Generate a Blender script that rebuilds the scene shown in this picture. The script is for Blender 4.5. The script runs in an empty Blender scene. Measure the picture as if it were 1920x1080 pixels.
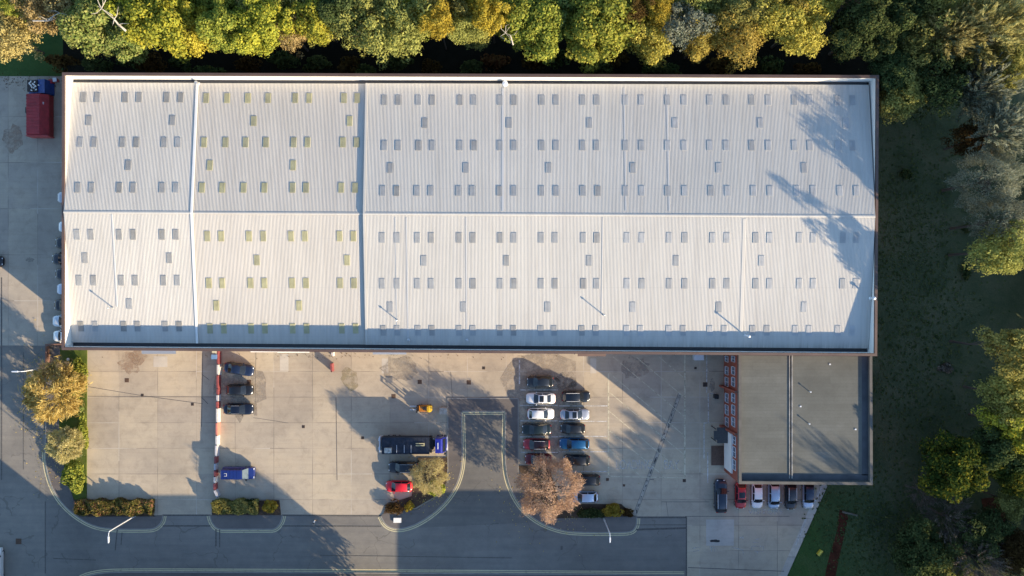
import bpy, bmesh, math, random
import numpy as np
from mathutils import Vector, Matrix

# ------------------------------------------------------------------ scene, camera, light
S = bpy.context.scene
COL = S.collection
CAM_H, PXM = 120.0, 12.0            # camera height in metres, photo pixels per metre on the ground

cam_d = bpy.data.cameras.new("camera"); cam_d.sensor_width = 36; cam_d.lens = 27.0
cam_d.clip_start = 1.0; cam_d.clip_end = 4000
cam = bpy.data.objects.new("camera", cam_d); COL.objects.link(cam)
cam.location = (0, 0, CAM_H); cam.rotation_euler = (0, 0, 0)
S.camera = cam

SUN_EL, SUN_AZ = math.radians(16.3), math.atan2(0.785, -0.62)
W = bpy.data.worlds.new("World"); S.world = W; W.use_nodes = True
nt = W.node_tree; nt.nodes.clear()
sky = nt.nodes.new("ShaderNodeTexSky"); sky.sky_type = 'NISHITA'; sky.sun_disc = False
sky.sun_elevation = SUN_EL; sky.sun_rotation = SUN_AZ; sky.air_density = 1.0; sky.dust_density = 0.4; sky.ozone_density = 2.6
bg = nt.nodes.new("ShaderNodeBackground"); bg.inputs[1].default_value = 0.12
wo = nt.nodes.new("ShaderNodeOutputWorld")
nt.links.new(sky.outputs[0], bg.inputs[0]); nt.links.new(bg.outputs[0], wo.inputs[0])

sd = bpy.data.lights.new("sun", 'SUN'); sd.energy = 4.2; sd.angle = math.radians(0.5); sd.color = (1.0, 0.80, 0.54)
sun = bpy.data.objects.new("sun", sd); COL.objects.link(sun)
tdir = Vector((-math.sin(SUN_AZ)*math.cos(SUN_EL), -math.cos(SUN_AZ)*math.cos(SUN_EL), -math.sin(SUN_EL)))
sun.rotation_euler = tdir.to_track_quat('-Z', 'Y').to_euler(); sun.location = (60, -50, 60)

S.view_settings.view_transform = 'Standard'; S.view_settings.look = 'None'
S.view_settings.exposure = 1.50; S.view_settings.gamma = 1.0
S.render.engine = 'CYCLES'
S.cycles.max_bounces = 5; S.cycles.diffuse_bounces = 3; S.cycles.glossy_bounces = 2
S.cycles.transmission_bounces = 3; S.cycles.transparent_max_bounces = 4
S.cycles.use_denoising = True

# ------------------------------------------------------------------ helpers
def P(px, py, z=0.0):
    """photo pixel -> world point at height z"""
    s = PXM * CAM_H / (CAM_H - z)
    return Vector(((px - 960.0) / s, (540.0 - py) / s, z))

def rnd(a, b): return random.uniform(a, b)

def tag(o, label=None, cat=None, group=None, kind=None):
    if label: o['label'] = label
    if cat: o['category'] = cat
    if group: o['group'] = group
    if kind: o['kind'] = kind
    return o

def empty(name, loc, rz=0.0, label=None, cat=None, group=None):
    o = bpy.data.objects.new(name, None); COL.objects.link(o)
    o.location = loc; o.rotation_euler = (0, 0, rz); o.empty_display_size = 0.5
    return tag(o, label, cat, group)

def obj(name, me, mat=None, parent=None, loc=None, smooth=False):
    if isinstance(me, bmesh.types.BMesh):
        b = me; me = bpy.data.meshes.new(name); b.normal_update(); b.to_mesh(me); b.free()
    o = bpy.data.objects.new(name, me); COL.objects.link(o)
    if mat is not None:
        for m in (mat if isinstance(mat, (list, tuple)) else [mat]): me.materials.append(m)
    if smooth:
        me.polygons.foreach_set('use_smooth', [True]*len(me.polygons))
    if parent is not None: o.parent = parent
    if loc is not None: o.location = loc
    return o

def box(bm, x0, x1, y0, y1, z0, z1, mi=0, rz=0.0, org=(0, 0)):
    vs = []
    for z in (z0, z1):
        for (x, y) in ((x0, y0), (x1, y0), (x1, y1), (x0, y1)):
            if rz:
                c, s = math.cos(rz), math.sin(rz)
                x, y = org[0] + (x-org[0])*c - (y-org[1])*s, org[1] + (x-org[0])*s + (y-org[1])*c
            vs.append(bm.verts.new((x, y, z)))
    for f in ((3, 2, 1, 0), (4, 5, 6, 7), (0, 1, 5, 4), (1, 2, 6, 5), (2, 3, 7, 6), (3, 0, 4, 7)):
        bm.faces.new([vs[i] for i in f]).material_index = mi
    return vs

def hexa(bm, bot, top, mi=0):
    """solid between two quads (lists of 4 points, counter-clockwise from above)"""
    v = [bm.verts.new(p) for p in bot] + [bm.verts.new(p) for p in top]
    for f in ((3, 2, 1, 0), (4, 5, 6, 7), (0, 1, 5, 4), (1, 2, 6, 5), (2, 3, 7, 6), (3, 0, 4, 7)):
        bm.faces.new([v[i] for i in f]).material_index = mi

def tube(bm, pts, rads, n=8, mi=0, cap=True):
    rings = []
    for i, p in enumerate(pts):
        p = Vector(p)
        a = Vector(pts[max(0, i-1)]); b = Vector(pts[min(len(pts)-1, i+1)])
        d = (b - a).normalized()
        u = d.orthogonal().normalized() if abs(d.z) < 0.99 else Vector((1, 0, 0))
        u = (u - d*u.dot(d)).normalized(); w = d.cross(u)
        rings.append([bm.verts.new(p + rads[i]*(u*math.cos(2*math.pi*k/n) + w*math.sin(2*math.pi*k/n))) for k in range(n)])
    for a, b in zip(rings, rings[1:]):
        for k in range(n):
            bm.faces.new((a[k], a[(k+1) % n], b[(k+1) % n], b[k])).material_index = mi
    if cap:
        bm.faces.new(rings[0][::-1]).material_index = mi
        bm.faces.new(rings[-1]).material_index = mi

def prism(bm, pts, z0, z1, mi=0):
    """extruded polygon; pts = list of (x, y)"""
    a = sum(p[0]*q[1]-q[0]*p[1] for p, q in zip(pts, pts[1:]+pts[:1]))
    if a < 0: pts = pts[::-1]
    t = [bm.verts.new((x, y, z1)) for x, y in pts]
    b = [bm.verts.new((x, y, z0)) for x, y in pts]
    f = bm.faces.new(t); f.material_index = mi; f.normal_update()
    n = len(pts)
    for i in range(n):
        bm.faces.new((b[i], b[(i+1) % n], t[(i+1) % n], t[i])).material_index = mi
    bmesh.ops.triangulate(bm, faces=[f])

def offset(pts, d):
    """offset a polyline to its left by d"""
    out = []
    n = len(pts)
    for i in range(n):
        p = Vector(pts[i]); a = Vector(pts[max(0, i-1)]); b = Vector(pts[min(n-1, i+1)])
        d1 = (p-a).normalized() if i > 0 else (b-p).normalized()
        d2 = (b-p).normalized() if i < n-1 else d1
        n1 = Vector((-d1.y, d1.x)); n2 = Vector((-d2.y, d2.x))
        m = (n1+n2).normalized(); k = max(0.35, m.dot(n1))
        q = p + m*(d/k); out.append((q.x, q.y))
    return out

def strip(bm, pts, d0, d1, z0, z1=None, mi=0):
    """ribbon along a polyline between offsets d0 and d1: a flat sheet at z0, or a solid from z0 to z1"""
    A, B = offset(pts, d0), offset(pts, d1)
    for i in range(len(pts)-1):
        q = [A[i], A[i+1], B[i+1], B[i]]
        if z1 is None:
            bm.faces.new([bm.verts.new((x, y, z0)) for x, y in q]).material_index = mi
        else:
            hexa(bm, [(x, y, z0) for x, y in q], [(x, y, z1) for x, y in q], mi)
    return bm

def smooth_line(pts, it=2):
    for _ in range(it):
        o = [pts[0]]
        for p, q in zip(pts, pts[1:]):
            o.append((p[0]*.75+q[0]*.25, p[1]*.75+q[1]*.25)); o.append((p[0]*.25+q[0]*.75, p[1]*.25+q[1]*.75))
        o.append(pts[-1]); pts = o
    return pts

def XY(lst): return [tuple(P(x, y)[:2]) for x, y in lst]

# ------------------------------------------------------------------ materials
def new_mat(name):
    m = bpy.data.materials.new(name); m.use_nodes = True
    t = m.node_tree; b = t.nodes['Principled BSDF']
    return m, t, b

def simple(name, col, rough=0.6, metal=0.0, var=0.0, scale=4.0, coat=0.0, spec=0.5):
    m, t, b = new_mat(name)
    b.inputs['Roughness'].default_value = rough; b.inputs['Metallic'].default_value = metal
    b.inputs['Specular IOR Level'].default_value = spec
    if coat: b.inputs['Coat Weight'].default_value = coat; b.inputs['Coat Roughness'].default_value = 0.08
    if var:
        tc = t.nodes.new('ShaderNodeTexCoord'); n = t.nodes.new('ShaderNodeTexNoise')
        n.inputs['Scale'].default_value = scale; n.inputs['Detail'].default_value = 5
        t.links.new(tc.outputs['Object'], n.inputs['Vector'])
        r = t.nodes.new('ShaderNodeValToRGB')
        r.color_ramp.elements[0].position = 0.3; r.color_ramp.elements[1].position = 0.7
        r.color_ramp.elements[0].color = tuple(c*(1-var) for c in col)+(1,)
        r.color_ramp.elements[1].color = tuple(min(1, c*(1+var)) for c in col)+(1,)
        t.links.new(n.outputs[0], r.inputs[0]); t.links.new(r.outputs[0], b.inputs['Base Color'])
    else:
        b.inputs['Base Color'].default_value = (*col, 1)
    return m

class NB:
    """tiny node builder"""
    def __init__(s, t): s.t = t
    def n(s, typ, **kw):
        x = s.t.nodes.new(typ)
        for k, v in kw.items(): setattr(x, k, v)
        return x
    def link(s, a, b): s.t.links.new(a, b)
    def setin(s, node, i, v):
        if hasattr(v, 'is_output') or isinstance(v, bpy.types.NodeSocket): s.link(v, node.inputs[i])
        else: node.inputs[i].default_value = v
    def math(s, op, a, b=0.0, c=0.0):
        x = s.n('ShaderNodeMath', operation=op)
        s.setin(x, 0, a); s.setin(x, 1, b)
        if op in ('COMPARE', 'MULTIPLY_ADD', 'SMOOTH_MIN'): s.setin(x, 2, c)
        return x.outputs[0]
    def noise(s, vec, scale, detail=4, rough=0.55, dist=0.0):
        x = s.n('ShaderNodeTexNoise'); x.inputs['Scale'].default_value = scale; x.inputs['Detail'].default_value = detail
        x.inputs['Roughness'].default_value = rough; x.inputs['Distortion'].default_value = dist
        s.link(vec, x.inputs['Vector']); return x.outputs[0]
    def ramp(s, fac, stops):
        x = s.n('ShaderNodeValToRGB'); e = x.color_ramp.elements
        while len(e) < len(stops): e.new(0.5)
        for el, (p, c) in zip(e, stops):
            el.position = p; el.color = (*c, 1) if len(c) == 3 else c
        s.link(fac, x.inputs[0]); return x.outputs[0]
    def mix(s, fac, a, b, mode='MIX'):
        x = s.n('ShaderNodeMix', data_type='RGBA', blend_type=mode)
        s.setin(x, 0, fac)
        for i, v in ((6, a), (7, b)):
            if isinstance(v, bpy.types.NodeSocket): s.link(v, x.inputs[i])
            else: x.inputs[i].default_value = (*v, 1)
        return x.outputs[2]
    def coords(s, which='Object'):
        return s.n('ShaderNodeTexCoord').outputs[which]
    def scalevec(s, vec, sc):
        x = s.n('ShaderNodeVectorMath', operation='MULTIPLY'); s.link(vec, x.inputs[0]); x.inputs[1].default_value = sc
        return x.outputs[0]
    def sep(s, vec):
        x = s.n('ShaderNodeSeparateXYZ'); s.link(vec, x.inputs[0]); return x.outputs
    def bump(s, h, strength, dist, bsdf):
        x = s.n('ShaderNodeBump'); x.inputs['Strength'].default_value = strength; x.inputs['Distance'].default_value = dist
        s.link(h, x.inputs['Height']); s.link(x.outputs[0], bsdf.inputs['Normal'])

def concrete_mat(name, base, sx, sy, ox, oy, stain=1.0):
    m, t, b = new_mat(name); q = NB(t)
    v = q.coords(); x, y, z = q.sep(v)
    wob = q.math('MULTIPLY', q.math('SUBTRACT', q.noise(v, 0.7, 2), 0.5), 0.06)
    ux = q.math('DIVIDE', q.math('ADD', q.math('ADD', x, ox), wob), sx)
    uy = q.math('DIVIDE', q.math('ADD', q.math('ADD', y, oy), wob), sy)
    cx = q.n('ShaderNodeCombineXYZ'); q.link(q.math('FLOOR', ux), cx.inputs[0]); q.link(q.math('FLOOR', uy), cx.inputs[1])
    wn = q.n('ShaderNodeTexWhiteNoise', noise_dimensions='2D'); q.link(cx.outputs[0], wn.inputs[0])
    jx = q.math('LESS_THAN', q.math('ABSOLUTE', q.math('SUBTRACT', q.math('FRACT', ux), 0.5)), 0.5-0.045/sx)
    jy = q.math('LESS_THAN', q.math('ABSOLUTE', q.math('SUBTRACT', q.math('FRACT', uy), 0.5)), 0.5-0.045/sy)
    joint = q.math('SUBTRACT', 1.0, q.math('MULTIPLY', jx, jy))
    big = q.noise(v, 0.09, 6, 0.65); mid = q.noise(v, 0.6, 5, 0.7, 0.5); fine = q.noise(v, 6.0, 4, 0.7)
    c0 = q.ramp(big, [(0.3, tuple(k*w for k, w in zip(base, (.74, .75, .78)))), (0.55, base), (0.75, tuple(min(1, k*w) for k, w in zip(base, (1.16, 1.13, 1.06))))])
    tint = q.ramp(wn.outputs[0], [(0.0, (0.91, 0.91, 0.93)), (1.0, (1.05, 1.04, 1.01))])
    c = q.mix(1.0, c0, tint, 'MULTIPLY')
    st = q.ramp(mid, [(0.25, (0.72, 0.71, 0.71)), (0.5, (1, 1, 1)), (0.8, (1.08, 1.07, 1.04))])
    c = q.mix(0.75*stain, c, st, 'MULTIPLY')
    fn = q.ramp(fine, [(0.2, (0.90, 0.90, 0.90)), (0.8, (1.07, 1.07, 1.07))])
    c = q.mix(0.8, c, fn, 'MULTIPLY')
    # long faint tyre streaks
    sv = q.scalevec(v, (0.06, 1.3, 1)); streak = q.noise(sv, 1.4, 4, 0.6)
    sk = q.ramp(streak, [(0.35, (0.93, 0.92, 0.91)), (0.55, (1, 1, 1))])
    c = q.mix(0.7, c, sk, 'MULTIPLY')
    jm = q.math('MULTIPLY', joint, q.ramp(q.noise(v, 0.23, 2), [(0.35, (0, 0, 0)), (0.6, (0.75, 0.75, 0.75))]))
    jc = q.mix(q.math('GREATER_THAN', q.noise(v, 0.05, 1), 0.53), (0.16, 0.14, 0.12), (0.50, 0.46, 0.40))
    c = q.mix(jm, c, jc)
    q.link(c, b.inputs['Base Color']); b.inputs['Roughness'].default_value = 0.9; b.inputs['Specular IOR Level'].default_value = 0.25
    q.bump(fine, 0.25, 0.02, b)
    return m

def asphalt_mat(name, base, crack=1.0):
    m, t, b = new_mat(name); q = NB(t)
    v = q.coords()
    big = q.noise(v, 0.07, 6, 0.6, 0.3); mid = q.noise(v, 0.5, 5, 0.7); fine = q.noise(v, 9.0, 3, 0.8)
    c = q.ramp(big, [(0.3, tuple(k*0.82 for k in base)), (0.5, base), (0.72, tuple(k*1.13 for k in base))])
    c = q.mix(0.8, c, q.ramp(mid, [(0.25, (0.76, 0.77, 0.80)), (0.75, (1.12, 1.10, 1.07))]), 'MULTIPLY')
    c = q.mix(0.9, c, q.ramp(fine, [(0.2, (0.85, 0.85, 0.85)), (0.8, (1.12, 1.12, 1.12))]), 'MULTIPLY')
    sv = q.scalevec(v, (0.05, 1.0, 1)); sk = q.ramp(q.noise(sv, 1.1, 4, 0.6), [(0.35, (0.88, 0.88, 0.9)), (0.6, (1.03, 1.03, 1.02))])
    c = q.mix(0.8, c, sk, 'MULTIPLY')
    vo = q.n('ShaderNodeTexVoronoi', feature='DISTANCE_TO_EDGE'); vo.inputs['Scale'].default_value = 0.16
    dv = q.n('ShaderNodeVectorMath', operation='ADD'); q.link(v, dv.inputs[0])
    ns = q.n('ShaderNodeTexNoise'); ns.inputs['Scale'].default_value = 0.6; q.link(v, ns.inputs['Vector'])
    sc = q.scalevec(ns.outputs[1], (2.2, 2.2, 0)); q.link(sc, dv.inputs[1]); q.link(dv.outputs[0], vo.inputs['Vector'])
    cr = q.math('MULTIPLY', q.math('LESS_THAN', vo.outputs[0], 0.008), q.math('GREATER_THAN', q.noise(v, 0.11, 2), 0.52))
    c = q.mix(q.math('MULTIPLY', cr, 0.45*crack), c, tuple(k*0.45 for k in base))
    q.link(c, b.inputs['Base Color']); b.inputs['Roughness'].default_value = 0.88; b.inputs['Specular IOR Level'].default_value = 0.3
    q.bump(fine, 0.3, 0.02, b)
    return m

def ground_mat(name, stops, scale=0.25):
    m, t, b = new_mat(name); q = NB(t)
    v = q.coords()
    f = q.math('ADD', q.math('MULTIPLY', q.noise(v, scale, 6, 0.65, 0.4), 0.7), q.math('MULTIPLY', q.noise(v, 5.0, 4, 0.75), 0.3))
    c = q.ramp(f, stops)
    q.link(c, b.inputs['Base Color']); b.inputs['Roughness'].default_value = 0.95; b.inputs['Specular IOR Level'].default_value = 0.1
    q.bump(q.noise(v, 3.0, 5, 0.8), 0.6, 0.15, b)
    return m

def leaf_mat(name, stops, transl=0.4, patch=0.35):
    """foliage: each leaf its own shade, larger patches of another autumn tone, small differences tree to tree"""
    m = bpy.data.materials.new(name); m.use_nodes = True; t = m.node_tree; t.nodes.clear(); q = NB(t)
    g = q.n('ShaderNodeNewGeometry'); oi = q.n('ShaderNodeObjectInfo')
    v = q.coords()
    ri = g.outputs['Random Per Island']
    off = q.n('ShaderNodeVectorMath', operation='ADD'); q.link(v, off.inputs[0])
    cb = q.n('ShaderNodeCombineXYZ'); q.link(q.math('MULTIPLY', oi.outputs['Random'], 40.0), cb.inputs[0]); q.link(cb.outputs[0], off.inputs[1])
    pn = q.noise(off.outputs[0], patch, 3, 0.6)
    f = q.math('ADD', q.math('MULTIPLY', ri, 0.55), q.math('MULTIPLY', q.math('SUBTRACT', pn, 0.22), 0.8))
    c = q.ramp(f, stops)
    hs = q.n('ShaderNodeHueSaturation'); q.link(c, hs.inputs['Color'])
    q.link(q.math('ADD', 0.485, q.math('MULTIPLY', oi.outputs['Random'], 0.03)), hs.inputs['Hue'])
    q.link(q.math('ADD', 0.88, q.math('MULTIPLY', oi.outputs['Random'], 0.24)), hs.inputs['Value'])
    d = q.n('ShaderNodeBsdfDiffuse'); tr = q.n('ShaderNodeBsdfTranslucent'); mx = q.n('ShaderNodeMixShader')
    q.link(hs.outputs[0], d.inputs[0]); q.link(hs.outputs[0], tr.inputs[0]); mx.inputs[0].default_value = transl
    q.link(d.outputs[0], mx.inputs[1]); q.link(tr.outputs[0], mx.inputs[2])
    o = q.n('ShaderNodeOutputMaterial'); q.link(mx.outputs[0], o.inputs[0])
    return m

def roof_mat(name, base, grime=0.5):
    m, t, b = new_mat(name); q = NB(t)
    v = q.coords(); x, y, z = q.sep(v)
    cx = q.n('ShaderNodeCombineXYZ'); q.link(q.math('FLOOR', q.math('DIVIDE', x, 1.0)), cx.inputs[0])
    wn = q.n('ShaderNodeTexWhiteNoise', noise_dimensions='2D'); q.link(cx.outputs[0], wn.inputs[0])
    tint = q.ramp(wn.outputs[0], [(0, (0.965, 0.965, 0.97)), (1, (1.03, 1.03, 1.025))])
    c = q.mix(1.0, base, tint, 'MULTIPLY')
    sv = q.scalevec(v, (2.2, 0.10, 0.1)); sk = q.ramp(q.noise(sv, 1.0, 5, 0.6), [(0.25, (0.78, 0.765, 0.74)), (0.55, (1.0, 1.0, 1.0))])
    c = q.mix(grime, c, sk, 'MULTIPLY')
    bl = q.ramp(q.noise(v, 0.05, 4, 0.6), [(0.3, (0.90, 0.905, 0.91)), (0.7, (1.04, 1.03, 1.02))])
    c = q.mix(1.0, c, bl, 'MULTIPLY')
    # algae and dirt held along the south gutter
    gd = q.n('ShaderNodeMapRange'); q.link(y, gd.inputs[0]); gd.inputs[1].default_value = -6.9; gd.inputs[2].default_value = -8.9
    dn = q.ramp(q.noise(q.scalevec(v, (3.0, 0.25, 0.2)), 1.0, 5, 0.7), [(0.38, (0, 0, 0)), (0.62, (1, 1, 1))])
    c = q.mix(q.math('MULTIPLY', q.math('MULTIPLY', gd.outputs[0], gd.outputs[0]), q.math('MULTIPLY_ADD', dn, 0.55, 0.12)), c, (0.13, 0.145, 0.13))
    # rust runs and scuffs here and there
    rr_ = q.ramp(q.noise(q.scalevec(v, (1.6, 0.22, 0.2)), 0.9, 6, 0.7), [(0.66, (0, 0, 0)), (0.76, (1, 1, 1))])
    c = q.mix(q.math('MULTIPLY', rr_, 0.22), c, (0.26, 0.22, 0.17))
    # sheet end laps across the slope
    lap = q.math('LESS_THAN', q.math('FRACT', q.math('DIVIDE', y, 7.1)), 0.012)
    c = q.mix(q.math('MULTIPLY', lap, 0.18), c, (0.35, 0.35, 0.35))
    q.link(c, b.inputs['Base Color']); b.inputs['Roughness'].default_value = 0.55; b.inputs['Specular IOR Level'].default_value = 0.3
    return m

def brick_mat(name, c1, c2, mortar):
    m, t, b = new_mat(name); q = NB(t)
    v = q.coords()
    x, y, z = q.sep(v); cb = q.n('ShaderNodeCombineXYZ')
    q.link(q.math('ADD', x, y), cb.inputs[0]); q.link(z, cb.inputs[1])
    br = q.n('ShaderNodeTexBrick'); q.link(cb.outputs[0], br.inputs['Vector'])
    br.inputs['Scale'].default_value = 4.4; br.inputs['Color1'].default_value = (*c1, 1); br.inputs['Color2'].default_value = (*c2, 1)
    br.inputs['Mortar'].default_value = (*mortar, 1); br.inputs['Mortar Size'].default_value = 0.015
    c = q.mix(0.7, br.outputs[0], q.ramp(q.noise(v, 0.8, 5), [(0.3, (0.8, 0.8, 0.8)), (0.7, (1.1, 1.1, 1.1))]), 'MULTIPLY')
    q.link(c, b.inputs['Base Color']); b.inputs['Roughness'].default_value = 0.9
    return m

def paint_mat(name, col, worn=0.5, scale=1.5):
    """worn thermoplastic paint lying on the ground: breaks up where it has rubbed off"""
    m = bpy.data.materials.new(name); m.use_nodes = True; t = m.node_tree; q = NB(t)
    b = t.nodes['Principled BSDF']; out = t.nodes['Material Output']
    v = q.coords()
    b.inputs['Base Color'].default_value = (*col, 1); b.inputs['Roughness'].default_value = 0.8
    tr = q.n('ShaderNodeBsdfTransparent'); mx = q.n('ShaderNodeMixShader')
    f = q.ramp(q.noise(v, scale, 6, 0.75), [(worn-0.14, (0.05, 0.05, 0.05)), (worn+0.14, (0.95, 0.95, 0.95))])
    q.link(f, mx.inputs[0]); q.link(tr.outputs[0], mx.inputs[1]); q.link(b.outputs[0], mx.inputs[2]); q.link(mx.outputs[0], out.inputs[0])
    return m

M = {}
M['concrete'] = concrete_mat('yard_concrete', (0.45, 0.385, 0.295), 6.05, 4.0, 0.9, 1.05)
M['concrete_old'] = concrete_mat('old_concrete', (0.41, 0.355, 0.285), 4.6, 7.2, 0.5, 2.0, 1.0)
M['asphalt'] = asphalt_mat('road_asphalt', (0.205, 0.193, 0.172))
M['asphalt_new'] = asphalt_mat('culdesac_asphalt', (0.17, 0.163, 0.147))
M['pave'] = asphalt_mat('footway_asphalt', (0.15, 0.135, 0.125), 0.4)
M['kerb'] = simple('kerb_stone', (0.26, 0.245, 0.22), 0.9, var=0.15, scale=1.2)
def meadow_mat():
    m, t, b = new_mat('meadow'); q = NB(t); v = q.coords(); x, y, z = q.sep(v)
    f = q.math('ADD', q.math('MULTIPLY', q.noise(v, 0.16, 7, 0.68, 0.5), 0.72), q.math('MULTIPLY', q.noise(v, 4.0, 4, 0.75), 0.28))
    rough = q.ramp(f, [(0.28, (0.040, 0.052, 0.028)), (0.45, (0.066, 0.084, 0.042)), (0.58, (0.098, 0.106, 0.058)), (0.75, (0.145, 0.130, 0.082))])
    mown = q.ramp(f, [(0.28, (0.030, 0.064, 0.018)), (0.5, (0.050, 0.096, 0.028)), (0.75, (0.085, 0.112, 0.044))])
    d = q.math('ADD', q.math('ADD', x, q.math('MULTIPLY', y, 0.35)), q.math('MULTIPLY', q.math('SUBTRACT', q.noise(v, 0.2, 4), 0.5), 12.0))
    mr = q.n('ShaderNodeMapRange'); q.link(d, mr.inputs[0]); mr.inputs[1].default_value = 32.0; mr.inputs[2].default_value = 46.0
    c = q.mix(mr.outputs[0], mown, rough)
    q.link(c, b.inputs['Base Color']); b.inputs['Roughness'].default_value = 0.95; b.inputs['Specular IOR Level'].default_value = 0.1
    q.bump(q.noise(v, 3.0, 5, 0.8), 0.6, 0.15, b); return m
M['meadow'] = meadow_mat()
M['lawn'] = ground_mat('lawn', [(0.3, (0.045, 0.070, 0.016)), (0.5, (0.085, 0.115, 0.022)), (0.7, (0.125, 0.13, 0.040))], 0.6)
M['shadelawn'] = M['meadow']
M['soil'] = ground_mat('soil', [(0.3, (0.05, 0.035, 0.026)), (0.55, (0.085, 0.060, 0.042)), (0.75, (0.13, 0.10, 0.075))], 0.8)
M['leaf_litter'] = ground_mat('leaf_litter', [(0.3, (0.035, 0.014, 0.008)), (0.55, (0.085, 0.028, 0.016)), (0.75, (0.12, 0.05, 0.025))], 0.6)
M['roof'] = roof_mat('white_sheet_roof', (0.520, 0.504, 0.466))
M['roof_warm'] = roof_mat('cream_sheet_roof', (0.522, 0.494, 0.446))
M['white'] = simple('white_cladding', (0.74, 0.73, 0.70), 0.5, var=0.05, scale=0.6)
M['coping'] = simple('brown_coping', (0.105, 0.068, 0.056), 0.5, var=0.15, scale=0.4)
M['clad'] = brick_mat('brown_brick', (0.17, 0.085, 0.06), (0.22, 0.11, 0.075), (0.2, 0.17, 0.14))
M['brick'] = brick_mat('red_brick', (0.27, 0.060, 0.035), (0.32, 0.080, 0.045), (0.24, 0.12, 0.09))
M['sky_grey'] = simple('rooflight_grey', (0.32, 0.318, 0.305), 0.45, var=0.12, scale=0.9)
M['sky_yellow'] = simple('rooflight_yellow', (0.41, 0.385, 0.225), 0.45, var=0.15, scale=0.9)
M['sky_pale'] = simple('rooflight_pale', (0.36, 0.365, 0.36), 0.45, var=0.10, scale=0.9)
M['sky_faint'] = simple('rooflight_faint', (0.43, 0.435, 0.43), 0.45, var=0.12, scale=0.9)
M['sky_dark'] = simple('rooflight_aged', (0.275, 0.272, 0.255), 0.45, var=0.15, scale=0.9)
M['sky_olive'] = simple('rooflight_olive', (0.36, 0.34, 0.21), 0.45, var=0.15, scale=0.9)
M['sky_frame'] = simple('rooflight_trim', (0.50, 0.50, 0.49), 0.5)
M['metal'] = simple('galvanised', (0.45, 0.46, 0.47), 0.4, 0.7)
M['lampmetal'] = simple('lamp_column_paint', (0.72, 0.74, 0.76), 0.4, 0.2)
M['dark'] = simple('dark_rubber', (0.02, 0.02, 0.022), 0.8)
M['black'] = simple('black_plastic', (0.012, 0.012, 0.014), 0.5)
M['iron'] = simple('cast_iron', (0.035, 0.03, 0.028), 0.8, var=0.3, scale=6)
M['rust'] = simple('rusty_iron', (0.10, 0.06, 0.04), 0.9, var=0.3, scale=6)
M['glass'] = simple('car_glass', (0.012, 0.016, 0.022), 0.06, spec=0.6)
M['winglass'] = simple('window_glass', (0.10, 0.12, 0.16), 0.15)
M['winframe'] = simple('window_frame_white', (0.66, 0.67, 0.70), 0.5)
M['head'] = simple('headlamp_glass', (0.75, 0.77, 0.80), 0.15)
M['tail'] = simple('tail_lamp_red', (0.30, 0.012, 0.010), 0.25)
M['rim'] = simple('alloy_rim', (0.5, 0.5, 0.52), 0.35, 0.8)
M['bark'] = simple('bark', (0.10, 0.078, 0.060), 0.95, var=0.3, scale=2)
M['palebark'] = simple('pale_bark', (0.42, 0.38, 0.32), 0.9, var=0.2, scale=2)
M['yellowline'] = paint_mat('yellow_line_paint', (0.60, 0.53, 0.32), 0.32)
M['whiteline'] = paint_mat('white_line_paint', (0.66, 0.65, 0.62), 0.45)
M['faintline'] = paint_mat('faint_line_paint', (0.56, 0.55, 0.53), 0.52, 2.5)
M['oldyellow'] = paint_mat('old_yellow_paint', (0.60, 0.55, 0.40), 0.40)
M['tar'] = simple('tar_band', (0.095, 0.088, 0.080), 0.8, var=0.3)
M['patch'] = concrete_mat('fresh_concrete', (0.50, 0.46, 0.40), 20, 20, 3, 3, 0.7)
M['felt'] = None

def felt():
    m, t, b = new_mat('roofing_felt'); q = NB(t)
    v = q.coords(); x, y, z = q.sep(v)
    row = q.math('FLOOR', q.math('DIVIDE', y, 1.0))
    cb = q.n('ShaderNodeCombineXYZ'); q.link(row, cb.inputs[0])
    q.link(q.math('FLOOR', q.math('ADD', q.math('DIVIDE', x, 6.5), q.math('MULTIPLY', row, 0.37))), cb.inputs[1])
    wn = q.n('ShaderNodeTexWhiteNoise', noise_dimensions='2D'); q.link(cb.outputs[0], wn.inputs[0])
    c = q.ramp(q.noise(v, 0.2, 6, 0.65), [(0.3, (0.086, 0.091, 0.083)), (0.55, (0.110, 0.116, 0.106)), (0.75, (0.136, 0.142, 0.132))])
    c = q.mix(0.8, c, q.ramp(wn.outputs[0], [(0, (0.90, 0.90, 0.89)), (1, (1.08, 1.08, 1.08))]), 'MULTIPLY')
    ln = q.math('LESS_THAN', q.math('FRACT', q.math('DIVIDE', y, 0.5)), 0.16)
    c = q.mix(q.math('MULTIPLY', ln, 0.28), c, (0.08, 0.08, 0.075))
    c = q.mix(0.8, c, q.ramp(q.noise(v, 5, 4, 0.7), [(0.25, (0.88, 0.88, 0.88)), (0.75, (1.08, 1.08, 1.08))]), 'MULTIPLY')
    q.link(c, b.inputs['Base Color']); b.inputs['Roughness'].default_value = 0.85
    return m
M['felt'] = felt()

# ------------------------------------------------------------------ ground, roads, pavements
def ground():
    bm = bmesh.new(); n = 24; R = 900.0
    g = [[bm.verts.new((-R+2*R*i/n, -R+2*R*j/n, -0.02)) for j in range(n+1)] for i in range(n+1)]
    for i in range(n):
        for j in range(n):
            bm.faces.new((g[i][j], g[i+1][j], g[i+1][j+1], g[i][j+1]))
    tag(obj('ground', bm, M['meadow']), kind='structure')
ground()

def sheet(name, px, z, mat, z0=-0.06):
    bm = bmesh.new(); prism(bm, XY(px), z0, z)
    return tag(obj(name, bm, mat), kind='structure')

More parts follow.
